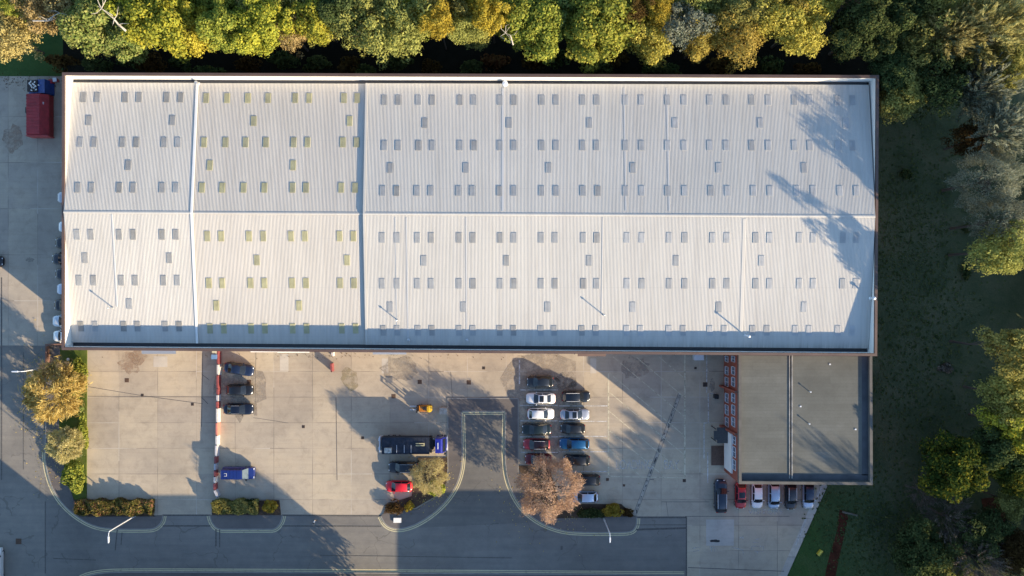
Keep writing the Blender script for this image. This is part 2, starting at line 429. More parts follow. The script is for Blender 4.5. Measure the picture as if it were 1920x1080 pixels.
# kerb lines (photo pixels on the ground)
K_WEST = smooth_line([(89, 690), (88, 800), (86, 845), (88, 875), (98, 912), (117, 943), (146, 969), (178, 986), (215, 991), (270, 991), (291, 990), (303, 978), (305, 966)], 2)
K_MID = smooth_line([(395, 966), (398, 978), (408, 991), (430, 991), (500, 991), (516, 991), (526, 979), (529, 966)], 2)
K_CDS_W = [(864, 770)] + smooth_line([(866, 850), (864, 880), (856, 907), (842, 931), (820, 955), (793, 975), (765, 988), (742, 991), (724, 984), (715, 967)], 2)
K_CDS_E = [(949.5, 770)] + smooth_line([(948, 850), (950, 885), (957, 912), (972, 942), (990, 962), (1015, 980), (1050, 993), (1085, 997), (1160, 997), (1184, 996), (1192, 985), (1193, 970)], 2)
K_SOUTH = smooth_line([(120, 1112), (150, 1085), (185, 1075), (240, 1073), (500, 1074), (900, 1076), (1283, 1079)], 2)

sheet('road', [(-500, 640), (162, 640), (162, 966), (840, 966), (840, 747), (972, 747), (972, 966), (1193, 966), (1193, 969.5), (1288, 969.5), (1288, 1300), (-500, 1300)], 0.008, M['asphalt'])
sheet('west_road', [(-500, 646.5), (84.5, 646.5), (84.5, 1300), (-500, 1300)], 0.0115, asphalt_mat('west_road_asphalt', (0.23, 0.213, 0.185)), 0.0)
sheet('culdesac_road', [(864, 769), (950, 769), (949, 870), (957, 914), (972, 943), (990, 964), (1010, 979), (760, 991), (820, 957), (845, 929), (861, 900), (866, 870)], 0.013, M['asphalt_new'], 0.0)
sheet('yard', [(162, 640), (1560, 640), (1560, 880), (1556, 902), (1553, 905), (1475, 1080), (1400, 1250), (1287, 1250), (1287, 969), (1193, 969), (1193, 966), (1030, 966), (985, 930), (972, 885), (972, 747), (840, 747), (840, 905), (822, 930), (790, 955), (760, 966), (162, 966)], 0.02, M['concrete'])
sheet('west_yard', [(-500, 143), (195, 143), (195, 648), (92, 648), (-500, 646)], 0.018, M['concrete_old'])

ZP = 0.12  # pavement height above the road
def pave(name, px):
    return sheet(name, px, ZP, M['pave'], -0.05)
pave('pavement', [(89, 648), (120, 648), (120, 690), (112, 760), (118, 860), (135, 925), (150, 968), (290, 968)] + [p for p in K_WEST[::-1]])
pave('pavement', [(395, 966), (529, 966)] + K_MID[::-1][1:-1])
pave('pavement', [(840, 747), (971, 747), (971, 880), (985, 935), (1030, 972), (1193, 968)] + K_CDS_E[::-1] + K_CDS_W + [(718, 963), (780, 955), (822, 930), (839, 900)])
pave('pavement', K_SOUTH + [(1283, 1180), (120, 1180)])

bm = bmesh.new()
for line, side in ((K_WEST, -1), (K_MID, -1), (K_CDS_W, 1), (K_CDS_E, -1), (K_SOUTH, 1)):
    strip(bm, XY(line), 0.0, 0.16*side, -0.04, ZP+0.006)
strip(bm, XY([(864, 770), (949.5, 770)]), 0.0, -0.16, -0.04, ZP+0.006)
# edging round the back of the pavement and the yard edge beside the road
strip(bm, XY([(840, 905), (840, 747), (971.5, 747), (971.5, 885)]), -0.06, 0.08, -0.04, ZP+0.012)
tag(obj('kerb', bm, M['kerb']), kind='structure')

bm = bmesh.new()
def double(line, side, a=0.22):
    strip(bm, XY(line), -side*a, -side*(a+0.14), 0.018 + 0.002)
    strip(bm, XY(line), -side*(a+0.27), -side*(a+0.41), 0.018 + 0.002)
double(K_WEST[10:], 1); double(K_MID, 1); double(K_SOUTH, -1)
ring = K_CDS_W[::-1] + [(949.5, 770)] + K_CDS_E[1:]
double(ring, 1)
tag(obj('road_marking', bm, M['yellowline']), kind='structure')

# tar bands, saw-cut repairs, painted fence shadow lines and the trench across the yard
bm = bmesh.new()
for a, b_, w in (((305, 986), (395, 986), .10), ((529, 986), (715, 987), .09), ((600, 1041), (960, 1046), .05), ((100, 1047), (180, 1050), .06), ((1193, 993), (1286, 990), .14),
                 ((405, 992), (405, 1024), .10), ((412, 992), (412, 1026), .08), ((220, 993), (216, 1032), .09), ((229, 998), (227, 1022), .07), ((1051, 1027), (1055, 1027), .3),
                 ((85, 940), (85, 1075), .06), ((44, 660), (44, 880), .05), ((1186, 984), (1287, 984), .05), ((3, 520), (3, 900), .10),
                 ((305, 966), (395, 966), .12), ((529, 966), (715, 967), .12), ((1193, 970), (1287, 970), .14), ((1287, 969), (1287, 1080), .10)):
    strip(bm, XY([a, b_]), -w, w, 0.026)
for a, b_, w in (((380, 662), (378, 800), .04), ((378, 745), (390, 757), .05), ((379, 702), (392, 712), .04), ((166, 725), (268, 742), .035), ((268, 742), (380, 757), .04), ((165, 743), (408, 744), .03),  # opening strips paint the thin fence wire shadows on the concrete
                 ((630, 745), (632, 900), .05), ((480, 660), (478, 780), .03), ((475, 783), (540, 793), .03), ((410, 744), (440, 744), .03), ((845, 697), (848, 745), .03), ((1218, 899), (1226, 899), .05),
                 ((1285, 968), (1480, 968), .04), ((1290, 1064), (1470, 1071), .05), ((1249, 940), (1253, 970), .03), ((1240, 941), (1330, 941), .04)):
    strip(bm, XY([a, b_]), -w, w, 0.027)
tr0, tr1 = (1275, 738), (1190, 966)
ln = XY([tr0, tr1]); strip(bm, ln, 0.22, 0.27, 0.027); strip(bm, ln, -0.30, -0.24, 0.027)
for k in range(40):
    f = random.Random(k).random(); L_ = random.Random(k+90).uniform(.004, .02)
    q0 = (tr0[0]+(tr1[0]-tr0[0])*f, tr0[1]+(tr1[1]-tr0[1])*f); q1 = (tr0[0]+(tr1[0]-tr0[0])*(f+L_), tr0[1]+(tr1[1]-tr0[1])*(f+L_))
    o_ = random.Random(k+7).uniform(-.12, .15); strip(bm, XY([q0, q1]), o_-.09, o_+.09, 0.0285)
tag(obj('tar_seam', bm, M['tar']), kind='structure')
bm = bmesh.new(); strip(bm, ln, -0.24, 0.22, 0.024)
tag(obj('trench_repair', bm, simple('trench_fill', (0.33, 0.30, 0.25), 0.9, var=0.3, scale=1.5)), kind='structure')

bm = bmesh.new()
for (x0, y0, x1, y1) in ((288, 668, 314, 688), (525, 664, 541, 695), (1324, 974, 1376, 1023), (716, 672, 728, 700), (1107, 672, 1118, 700)):
    prism(bm, XY([(x0, y0), (x1, y0), (x1, y1), (x0, y1)]), 0.0, 0.0255)
tag(obj('concrete_patch', bm, M['patch']), kind='structure')

bm = bmesh.new(); strip(bm, XY([(1555, 903.5), (1476, 1080), (1400, 1250)]), -0.02, -1.15, 0.0265)
tag(obj('yard_edging', bm, concrete_mat('edging_concrete', (0.50, 0.455, 0.39), 3.0, 3.0, 0, 0, 1.2)), kind='structure')
# worn white bay lines and lettering on the concrete
bm = bmesh.new()
def wl(p, q, w=0.07): strip(bm, XY([p, q]), -w, w, 0.0300)
for y in (731, 760, 789, 819, 848): wl((975, y), (1046, y))
for y in (761, 790, 818, 847, 884): wl((1048, y), (1139, y))
wl((974, 675), (974, 720), .09)
wl((1325, 664), (1325, 736)); wl((1328, 738), (1343, 738)); wl((1328, 738), (1328, 793)); wl((1320, 793), (1328, 793)); wl((1320, 793), (1320, 860)); wl((1327, 848), (1327, 905))
wl((1541, 912), (1524, 950)); wl((1512, 972), (1492, 1022))
for x in (1405, 1436, 1468, 1500): wl((x, 905), (x, 950), .04)
tag(obj('bay_marking', bm, M['whiteline']), kind='structure')
bm = bmesh.new()
wl((1141, 700), (1141, 893), .10); wl((1141, 893), (1284, 896), .05); wl((1284, 664), (1284, 896), .11)
for k in range(8):
    x0, y0 = 1141, 700+36*k-110
    a = Vector((x0, y0)); d = Vector((43, 36))
    t0 = max(0, (668-y0)/36.0) + 0.02; t1 = min(143/43.0, (893-y0)/36.0)
    if t1 > t0: wl(tuple(a+d*t0), tuple(a+d*t1), .05)
tag(obj('loading_bay_marking', bm, M['oldyellow']), kind='structure')

def text_mesh(name, txt, px, py, h, mat, sx=1.0, z=0.031):
    c = bpy.data.curves.new('t', 'FONT'); c.body = txt; c.size = 1.0; c.align_x = 'CENTER'; c.align_y = 'CENTER'
    o = bpy.data.objects.new('t', c); COL.objects.link(o)
    me = bpy.data.meshes.new_from_object(o.evaluated_get(bpy.context.evaluated_depsgraph_get()))
    bpy.data.objects.remove(o); bpy.data.curves.remove(c)
    p = P(px, py); k = h/0.69
    me.transform(Matrix.Translation((p.x, p.y, z)) @ Matrix.Diagonal((k*sx, k, 1, 1)))
    return tag(obj(name, me, mat), kind='structure')
text_mesh('yard_lettering', 'LOADING', 1189, 872, 1.45, M['faintline'], 0.62)
text_mesh('yard_lettering', 'BAY', 1259, 872, 1.4, M['faintline'], 0.66)
text_mesh('yard_lettering', 'VISITORS', 1435, 960, 0.75, M['faintline'], 1.25)
bm = bmesh.new()
for a, b_ in (((1409, 1024), (1431, 1024)), ((1409, 1024), (1409, 1031)), ((1431, 1024), (1431, 1032)), ((1415, 1034), (1430, 1034)), ((1420, 1031), (1420, 1038)), ((1411, 1017), (1423, 1017)),
              ((1413, 1012), (1424, 1010)), ((1372, 1026), (1393, 1031)), ((1393, 1031), (1394, 1040)), ((1298, 1028), (1312, 1026)), ((1299, 1034), (1311, 1032)), ((1330, 1026), (1342, 1026)),
              ((1334, 1024), (1334, 1034)), ((1340, 1024), (1340, 1034)), ((1386, 1008), (1393, 1008)), ((1393, 1004), (1393, 1012))):
    wl(a, b_, .05)
tag(obj('worn_marking', bm, M['faintline']), kind='structure')

# oil marks and rust stains that have their own shapes
def blot_mat(name, col, worn=0.5, sc=0.7):
    m = paint_mat(name, col, worn, sc); return m
def blot(name, px, py, rx, ry, mat, z=0.0275, seed=0):
    r = random.Random(seed); c = P(px, py); bm = bmesh.new()
    pts = []
    for k in range(20):
        a = 2*math.pi*k/20; q = r.uniform(.7, 1.1); pts.append((c.x+rx*q*math.cos(a), c.y+ry*q*math.sin(a)))
    bm.faces.new([bm.verts.new((x, y, z)) for x, y in pts]); return tag(obj(name, bm, mat), kind='structure')
rustm = blot_mat('rust_stain', (0.33, 0.235, 0.165), 0.54, 0.6); oilm = blot_mat('oil_stain', (0.31, 0.27, 0.22), 0.54, 0.5)
blot('rust_stain', 243, 680, 1.9, 1.9, rustm, seed=1); blot('rust_stain', 258, 670, 1.5, 1.2, rustm, 0.0279, 2)
blot('oil_stain', 750, 690, 3.0, 2.2, oilm, seed=3); blot('oil_stain', 656, 710, 1.6, 1.9, blot_mat('moss_stain', (0.31, 0.26, 0.15), 0.54, 0.6), seed=4)
blot('oil_stain', 24, 262, 1.6, 2.4, rustm, seed=5); blot('oil_stain', 56, 487, 0.7, 0.4, oilm, seed=6)
blot('oil_stain', 1340, 1014, 1.0, 0.25, simple('bitumen_spill', (0.02, 0.02, 0.02), 0.7), 0.031, 7)
blot('oil_stain', 1190, 690, 2.4, 2.0, oilm, seed=8); blot('oil_stain', 1060, 715, 2.0, 1.5, oilm, seed=9)
blot('oil_stain', 1335, 722, .5, 1.1, oilm, 0.031, 10); blot('oil_stain', 1012, 745, 6.5, 9, oilm, seed=11); blot('oil_stain', 450, 730, 4.5, 5, oilm, 0.0276, 12)

# planting beds
def bed(name, px, mat, z=0.16): return sheet(name, px, z, mat, -0.05)
bed('grass_bed', [(114, 652), (164, 652), (163, 936), (140, 936), (122, 880), (112, 800), (112, 700)], M['lawn'])
bed('soil_bed', [(138, 936), (287, 937), (289, 967.5), (165, 967.5), (150, 955)], M['soil'], 0.15)
bed('soil_bed', [(398, 938), (524, 938), (527, 965), (398, 965)], M['soil'], 0.15)
bed('soil_bed', [(719, 963), (726, 946), (772, 930), (784, 858), (838.5, 858), (838.5, 900), (820, 928), (779, 952)], M['soil'], 0.15)
bed('soil_bed', [(972.5, 873), (1030, 873), (1048, 945), (1165, 945), (1189, 967), (1031, 971), (986, 934)], M['soil'], 0.15)
sheet('lawn', [(1555, 906), (1640, 906), (1830, 980), (1830, 1300), (1385, 1300), (1477, 1081)], 0.03, M['shadelawn'])
sheet('dirt_path', smooth_line([(1574, 955), (1592, 962), (1584, 1000), (1572, 1050), (1560, 1120), (1540, 1120), (1552, 1050), (1568, 1000)], 1), 0.036, M['leaf_litter'], 0.0)
sheet('leaf_litter_patch', smooth_line([(1840, 935), (1880, 930), (1890, 985), (1850, 1000)], 2), 0.0, M['leaf_litter'], -0.1)
sheet('shaded_soil', [(118, -300), (1690, -300), (1690, 200), (118, 200)], 0.0, ground_mat('dark_soil', [(0.3, (0.006, 0.006, 0.004)), (0.6, (0.014, 0.013, 0.009)), (0.8, (0.024, 0.019, 0.013))]), -0.1)  # deep shade under the trees is put into this near-black soil colour
sheet('grass_verge', [(-500, 60), (118, 60), (118, 142.5), (-500, 142.5)], 0.01, M['shadelawn'])

# ------------------------------------------------------------------ warehouse
ZT = 10.0; ZE = 8.2
def inset(quad, d):
    n = len(quad); out = []
    for i in range(n):
        a, p, b = Vector(quad[i-1]), Vector(quad[i]), Vector(quad[(i+1) % n])
        d1 = (p-a).normalized(); d2 = (b-p).normalized()
        n1 = Vector((-d1.y, d1.x)); n2 = Vector((-d2.y, d2.x)); m = (n1+n2).normalized()
        q = p + m*(d/m.dot(n1)); out.append((q.x, q.y))
    return out

wq = [tuple(P(x, y, ZT)[:2]) for x, y in ((116, 655.5), (1644, 667), (1647.5, 141.5), (117, 136.5))]   # SW SE NE NW (ccw)
wi = inset(wq, 0.32)
wh = empty('warehouse', (0, 0, 0), 0, 'long white corrugated roofed warehouse with a brown parapet, filling the middle of the site', 'warehouse')
bm = bmesh.new()
for i in range(4):
    a, b_ = wq[i], wq[(i+1) % 4]
    bm.faces.new([bm.verts.new(v) for v in ((a[0], a[1], -.1), (b_[0], b_[1], -.1), (b_[0], b_[1], ZT-.12), (a[0], a[1], ZT-.12))])
obj('wall', bm, M['clad'], wh)
bm = bmesh.new()   # coping: a ring with a lip
oq = inset(wq, -0.06)
for i in range(4):
    j = (i+1) % 4
    hexa(bm, [(*oq[i], ZT-.22), (*oq[j], ZT-.22), (*wi[j], ZT-.22), (*wi[i], ZT-.22)], [(*oq[i], ZT), (*oq[j], ZT), (*wi[j], ZT+.02), (*wi[i], ZT+.02)])
obj('coping', bm, M['coping'], wh)
wi2 = inset(wq, 0.36)
bm = bmesh.new()   # white lined inner face of the parapet
for i in range(4):
    j = (i+1) % 4
    bm.faces.new([bm.verts.new(v) for v in ((*wi2[j], ZE-.5), (*wi2[i], ZE-.5), (*wi2[i], ZT-.21), (*wi2[j], ZT-.21))])
obj('parapet_lining', bm, M['white'], wh)

gut = inset(wq, 0.36)
rq = inset(wq, 0.85)
SWp, SEp, NEp, NWp = [Vector(p) for p in gut]
def eave(side, X):
    a, b_ = (SWp, SEp) if side == 'S' else (NWp, NEp)
    t = (X-a.x)/(b_.x-a.x); return a.y + (b_.y-a.y)*t
GUT = 0.55
def slopeY(X):
    ys, yn = eave('S', X)+GUT, eave('N', X)-GUT
    return ys, (ys+yn)/2 - 0.15, yn
def roof_z(X, Y, dz):
    ys, yr, yn = slopeY(X)
    f = (Y-ys)/(yr-ys) if Y < yr else (yn-Y)/(yn-yr)
    return ZE + dz + 1.98*max(0.0, f)
xs1 = P(370, 0, ZE).x; xs2 = P(686, 0, ZE).x
sections = [(SWp.x+.02, xs1, 0.02, M['roof']), (xs1, xs2, -0.10, M['roof_warm']), (xs2, SEp.x-.02, 0.14, M['roof'])]
bm = bmesh.new()   # gutters below the eaves and the ends
for a, b_, c, d in ((SWp.x, SEp.x, 'S', 0), (SWp.x, SEp.x, 'N', 0)):
    ya, yb = eave(c, a), eave(c, b_); s = GUT+.1 if c == 'S' else -GUT-.1
    q = [(a, ya), (b_, yb), (b_, yb+s), (a, ya+s)]
    if c == 'N': q = q[::-1]
    bm.faces.new([bm.verts.new((x, y, ZE-.42)) for x, y in q])
obj('gutter', bm, simple('gutter_lining', (0.06, 0.06, 0.065), 0.7), wh)

roofs = []
for (x0, x1, dz, mat) in sections:
    bm = bmesh.new(); pitch = 0.2
    n = max(1, int(round((x1-x0)/pitch))); cols = []
    for i in range(n):
        xa = x0+(x1-x0)*i/n; p = (x1-x0)/n
        cols += [(xa, 0.0), (xa+p*.50, 0.0), (xa+p*.62, 0.024), (xa+p*.86, 0.024)]
    cols.append((x1, 0.0))
    prev = None
    for (x, h) in cols:
        ys, yr, yn = slopeY(x)
        cur = [bm.verts.new((x, ys, ZE+dz+h)), bm.verts.new((x, yr, ZE+dz+1.98+h)), bm.verts.new((x, yn, ZE+dz+h))]
        if prev:
            bm.faces.new((prev[0], cur[0], cur[1], prev[1])); bm.faces.new((prev[1], cur[1], cur[2], prev[2]))
        prev = cur
    # drop at the two eaves and at both ends
    for side in (0, 2):
        xa, xb = x0, x1; ya, yb = slopeY(xa)[side], slopeY(xb)[side]
        q = [(xa, ya, ZE+dz-.45), (xb, yb, ZE+dz-.45), (xb, yb, ZE+dz+.005), (xa, ya, ZE+dz+.005)]
        bm.faces.new([bm.verts.new(v) for v in (q if side == 0 else q[::-1])])
    for xe, s in ((x0+.001, -1), (x1-.001, 1)):
        ys, yr, yn = slopeY(xe)
        q = [(xe, ys, ZE-.6), (xe, yn, ZE-.6), (xe, yn, ZE+dz), (xe, yr, ZE+dz+1.98), (xe, ys, ZE+dz)]
        bm.faces.new([bm.verts.new(v) for v in (q if s > 0 else q[::-1])])
    r = obj('roof', bm, mat, wh); roofs.append(r)
    bm = bmesh.new()   # ridge capping
    for s in (-1, 1):
        pts = []
        for x in (x0, x1):
            yr = slopeY(x)[1]; pts.append((x, yr))
        w = 0.20
        a, b_ = pts
        q = [(a[0], a[1], ZE+dz+2.06), (b_[0], b_[1], ZE+dz+2.06), (b_[0], b_[1]+s*w, ZE+dz+2.015), (a[0], a[1]+s*w, ZE+dz+2.015)]
        bm.faces.new([bm.verts.new(v) for v in (q if s > 0 else q[::-1])])
    obj('ridge_cap', bm, mat, r)
def verge(x, dz, w, h, mat, parent):
    bm = bmesh.new(); ys, yr, yn = slopeY(x)
    for ya, yb in ((ys, yr), (yr, yn)):
        za, zb = roof_z(x, ya, dz), roof_z(x, yb, dz)
        hexa(bm, [(x-w, ya, za), (x+w, ya, za), (x+w, yb, zb), (x-w, yb, zb)], [(x-w, ya, za+h), (x+w, ya, za+h), (x+w, yb, zb+h), (x-w, yb, zb+h)])
    return obj('verge_flashing', bm, mat, parent)
verge(xs1, 0.02, 0.16, 0.10, M['white'], roofs[0])
verge(xs2+.14, 0.14, 0.14, 0.09, M['roof'], roofs[2])

def section_of(X): return 0 if X < xs1 else (1 if X < xs2 else 2)
def on_roof(px, py):
    z = 9.0
    for _ in range(5):
        p = P(px, py, z); s = section_of(p.x); z = roof_z(p.x, p.y, sections[s][2])
    return Vector((p.x, p.y, z)), s

def narrow_lap(px, y0, y1, w):  # a replaced sheet seen as a smoother stripe
    p0, s = on_roof(px, y0); p1, _ = on_roof(px, y1)
    bm = bmesh.new()
    hexa(bm, [(p0.x-w, p1.y, p1.z), (p0.x+w, p1.y, p1.z), (p0.x+w, p0.y, p0.z), (p0.x-w, p0.y, p0.z)],
         [(p0.x-w, p1.y, p1.z+.05), (p0.x+w, p1.y, p1.z+.05), (p0.x+w, p0.y, p0.z+.05), (p0.x-w, p0.y, p0.z+.05)])
    obj('repair_sheet', bm, M['sky_frame'] if w < .2 else M['roof'], roofs[s])
narrow_lap(210, 402, 575, .10); narrow_lap(762, 408, 640, .08); narrow_lap(741, 408, 620, .05); narrow_lap(874, 408, 620, .07); narrow_lap(943, 165, 396, .18)
narrow_lap(1130, 408, 588, .05); narrow_lap(1396, 410, 622, .22); narrow_lap(1170, 165, 396, .10); narrow_lap(1250, 165, 396, .10)

SKY = []
for y, xs in ((183, [157, 183, 235, 261, 313, 339]), (226, [167, 324]), (267, [151, 177, 230, 256, 308, 334]), (310, [241]), (352, [146, 172, 224, 250, 304, 330]),
              (440, [145, 171, 224, 250, 304, 330]), (484, [160, 318]), (526, [149, 176, 228, 254, 307, 333]), (570, [243]), (612, [152, 179, 232, 258, 310, 336])):
    SKY += [(x, y, 'sky_grey') for x in xs]
for y, xs in ((184, [387, 426, 465, 503, 554, 580, 645, 670]), (227, [476, 656]), (267, [383, 423, 461, 499, 551, 577, 643, 669]), (310, [394, 550]), (352, [379, 417, 457, 496, 549, 574, 640, 666]),
              (443, [389, 415, 467, 494, 546, 572, 637, 663]), (488, [482, 651]), (531, [392, 417, 470, 496, 548, 574, 638, 664]), (573, [406, 561]), (616, [394, 420, 471, 497, 549, 575, 641, 667])):
    SKY += [(x, y, 'sky_yellow') for x in xs]
R1 = [721, 747, 785, 811, 863, 889, 938, 964, 1016, 1043, 1093, 1119, 1173, 1203, 1252, 1283, 1331, 1362, 1410, 1441, 1490, 1519, 1570, 1598]
R5 = [718, 744, 782, 808, 860, 886, 937, 964, 1016, 1043, 1093, 1121, 1173, 1204, 1252, 1284, 1333, 1364, 1413, 1444, 1494, 1525, 1575, 1606]
Q1 = [717, 745, 783, 809, 861, 887, 938, 964, 1015, 1041, 1094, 1119, 1176, 1204, 1255, 1284, 1336, 1363, 1417, 1443, 1499, 1525, 1580, 1605]
Q5 = [719, 745, 784, 810, 861, 887, 937, 963, 1014, 1039, 1091, 1117, 1175, 1201, 1254, 1281, 1331, 1358, 1411, 1438, 1491, 1517, 1571, 1597]
for y, xs in ((188, R1), (231, [797, 955, 1106, 1266, 1426, 1586]), (273, R1), (315, [732, 874, 1029, 1187, 1348, 1508]), (358, R5),
              (446, Q1), (489, [795, 950, 1105, 1268, 1428]), (532, Q1), (576, [732, 870, 1027, 1187, 1348, 1508]), (620, Q5)):
    SKY += [(x, y, 'sky_grey' if x < 900 and (x*7+y) % 3 else 'sky_pale') for x in xs]

def skylight_bm(bm, px, py, mi=0):
    p, s = on_roof(px, py); dz = sections[s][2]
    w, l, h = 0.40, 0.73, 0.075
    def z(y): return roof_z(p.x, y, dz)
    y0, y1 = p.y-l, p.y+l
    for i in range(4):   # the sheet keeps the ribs of the roof
        xa = p.x-w+2*w*i/4; xb = xa+2*w/4*.72; xc = xa+2*w/4
        for (u0, u1, hh) in ((xa, xb, h), (xb, xc, h-.03)):
            hexa(bm, [(u0, y0, z(y0)-.02), (u1, y0, z(y0)-.02), (u1, y1, z(y1)-.02), (u0, y1, z(y1)-.02)], [(u0, y0, z(y0)+hh), (u1, y0, z(y0)+hh), (u1, y1, z(y1)+hh), (u0, y1, z(y1)+hh)], mi)
    return s
SKYi = sorted(SKY, key=lambda k: abs(k[0]-760)+abs(k[1]-400)*.5)
SKYi = [k for k in SKY if k[0] < 690] + [k for k in SKYi if k[0] >= 690]
for k, (px, py, mk) in enumerate(SKYi[:100]):
    bm = bmesh.new(); s = skylight_bm(bm, px, py); rr = random.Random(k*3+1); mk = {'sky_grey': rr.choice(('sky_grey', 'sky_grey', 'sky_dark', 'sky_pale')), 'sky_yellow': rr.choice(('sky_yellow', 'sky_yellow', 'sky_olive'))}.get(mk, mk); obj('skylight', bm, M[mk], roofs[s])
bm = bmesh.new()
for k, (px, py, mk) in enumerate(SKYi[100:]): skylight_bm(bm, px, py, random.Random(k).choice((0, 0, 1) if px < 1150 else ((0, 2, 2) if px < 1300 else (2, 2, 0))))
tag(obj('skylight_sheet', bm, [M['sky_pale'], M['sky_grey'], M['sky_faint']], roofs[2]), kind='stuff')

def flue(px, py, h, r=0.07, cowl=True, mat=None, name='flue'):
    p, s = on_roof(px, py); bm = bmesh.new()
    tube(bm, [p+Vector((0, 0, -.1)), p+Vector((0, 0, h))], [r, r], 8)
    tube(bm, [p+Vector((0, 0, -.05)), p+Vector((0, 0, .16))], [r*2.4, r*1.1], 8)
    if cowl:
        tube(bm, [p+Vector((0, 0, h+.02)), p+Vector((0, 0, h+.10)), p+Vector((0, 0, h+.2))], [r*2.0, r*2.0, .01], 8)
    obj(name, bm, mat or M['metal'], roofs[s], smooth=False)
flue(212, 577, 1.35); flue(745, 600, 1.05); flue(1131, 590, 1.35); flue(1397, 629, 1.9, 0.10, True, M['lampmetal']); flue(767, 637, .35, .12); flue(876, 637, .35, .12)
flue(372, 157, .8, .12); flue(947, 158, .6, .2, True, M['lampmetal']); flue(1632, 559, 1.2, .12, True, M['lampmetal'])

# canopies over the loading doors along the south wall, and the doors under them
def south_y(X): return wq[0][1] + (wq[1][1]-wq[0][1])*(X-wq[0][0])/(wq[1][0]-wq[0][0])
for (xa, xb, ye, mat, z) in ((266, 330, 663.5, M['metal'], 4.6), (470, 520, 660.3, M['white'], 4.3), (520, 580, 661.0, M['white'], 4.3), (699, 762, 664.5, M['metal'], 4.6), (1083, 1136, 668, M['coping'], 4.6), (975, 990, 661.5, M['white'], 4.2)):
    a = P(xa, ye, z); b_ = P(xb, ye, z); yw = south_y(a.x)
    bm = bmesh.new(); hexa(bm, [(a.x, a.y, z-.12), (b_.x, b_.y, z-.12), (b_.x, yw-.003, z+.10), (a.x, yw-.003, z+.10)], [(a.x, a.y, z), (b_.x, b_.y, z), (b_.x, yw-.003, z+.25), (a.x, yw-.003, z+.25)])
    c = obj('door_canopy', bm, mat, wh)
    bm = bmesh.new(); box(bm, a.x+.25, b_.x-.25, yw-.06, yw-.004, 0.02, z-.2)
    for k in range(14): box(bm, a.x+.25, b_.x-.25, yw-.085, yw-.062, 0.1+k*(z-.4)/14, 0.1+k*(z-.4)/14+.16)
    obj('roller_door', bm, M['metal'], wh)
for xa in (620, 905, 1068, 1240):
    a = P(xa, 646, 0); bm = bmesh.new(); tube(bm, [(a.x, south_y(a.x)-.1, 0), (a.x, south_y(a.x)-.1, ZT-.25)], [.07, .07], 8); obj('downpipe', bm, M['black'], wh)

# ------------------------------------------------------------------ office block
ZO = 8.0; ZR = 7.46
oqd = [tuple(P(x, y, ZO)[:2]) for x, y in ((1386, 907), (1636, 909))]
ySo = south_y(oqd[0][0])
oq_ = [oqd[0], oqd[1], (P(1635, 0, ZO).x, south_y(oqd[1][0])-.01), (P(1385.5, 0, ZO).x, ySo-.01)]
of = empty('office_block', (0, 0, 0), 0, 'two storey red brick office with a flat grey felt roof, joined to the warehouse', 'office building')
bm = bmesh.new()
for i in range(4):
    a, b_ = oq_[i], oq_[(i+1) % 4]
    bm.faces.new([bm.verts.new(v) for v in ((*a, -.1), (*b_, -.1), (*b_, ZR-.1), (*a, ZR-.1))])
obj('wall', bm, M['brick'], of)
oi_ = inset(oq_, 0.36)
bm = bmesh.new(); oo = inset(oq_, -0.05)
for i in (0, 1, 3):
    j = (i+1) % 4
    hexa(bm, [(*oo[i], ZR-.1), (*oo[j], ZR-.1), (*oi_[j], ZR-.1), (*oi_[i], ZR-.1)], [(*oo[i], ZO), (*oo[j], ZO), (*oi_[j], ZO), (*oi_[i], ZO)])
obj('coping', bm, simple('stone_coping', (0.105, 0.10, 0.092), 0.85, var=0.18, scale=0.8), of)
bm = bmesh.new(); fq = inset(oq_, 0.3)
bm.faces.new([bm.verts.new((*p, ZR)) for p in fq]); rf = obj('roof', bm, M['felt'], of)
bm = bmesh.new()   # spine gutter across the felt
xg = P(1483, 0, ZR).x
box(bm, xg-.30, xg-.16, oi_[0][1]+.3, oq_[3][1]-.05, ZR-.02, ZR+.10); box(bm, xg+.05, xg+.20, oi_[0][1]+.3, oq_[3][1]-.05, ZR-.02, ZR+.16)
obj('roof_upstand', bm, simple('weathered_felt', (0.26, 0.255, 0.24), .8, var=.35, scale=.9), rf)
bm = bmesh.new(); box(bm, xg-.15, xg+.04, oi_[0][1]+.35, oq_[3][1]-.06, ZR, ZR+.012); obj('gutter', bm, M['iron'], rf)
bm = bmesh.new(); box(bm, oi_[1][0]-.95, oi_[1][0]-.004, oi_[1][1]+.9, oi_[2][1]-.02, ZR+.001, ZR+.018); box(bm, oi_[0][0]+.01, oi_[1][0]-.004, oi_[0][1]+.004, oi_[0][1]+.897, ZR+.001, ZR+.018)  # parapet shadow painted as a dark felt band along the east and south edges
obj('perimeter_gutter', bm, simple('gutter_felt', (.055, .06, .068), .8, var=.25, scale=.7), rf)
for px, py in ((1520, 735), (1518, 795)):
    p = P(px, py, ZR+.5); bm = bmesh.new(); tube(bm, [(p.x, p.y, ZR-.02), (p.x, p.y, ZR+.5)], [.06, .06], 8); tube(bm, [(p.x, p.y, ZR+.52), (p.x, p.y, ZR+.6)], [.12, .1], 8)
    obj('vent_pipe', bm, M['lampmetal'], rf)
for px, py in ((1501, 762), (1556, 683), (1604, 805)):
    p = P(px, py, ZR); bm = bmesh.new(); box(bm, p.x-.12, p.x+.12, p.y-.1, p.y+.1, ZR-.01, ZR+.07); obj('roof_weight', bm, M['lampmetal'], rf)
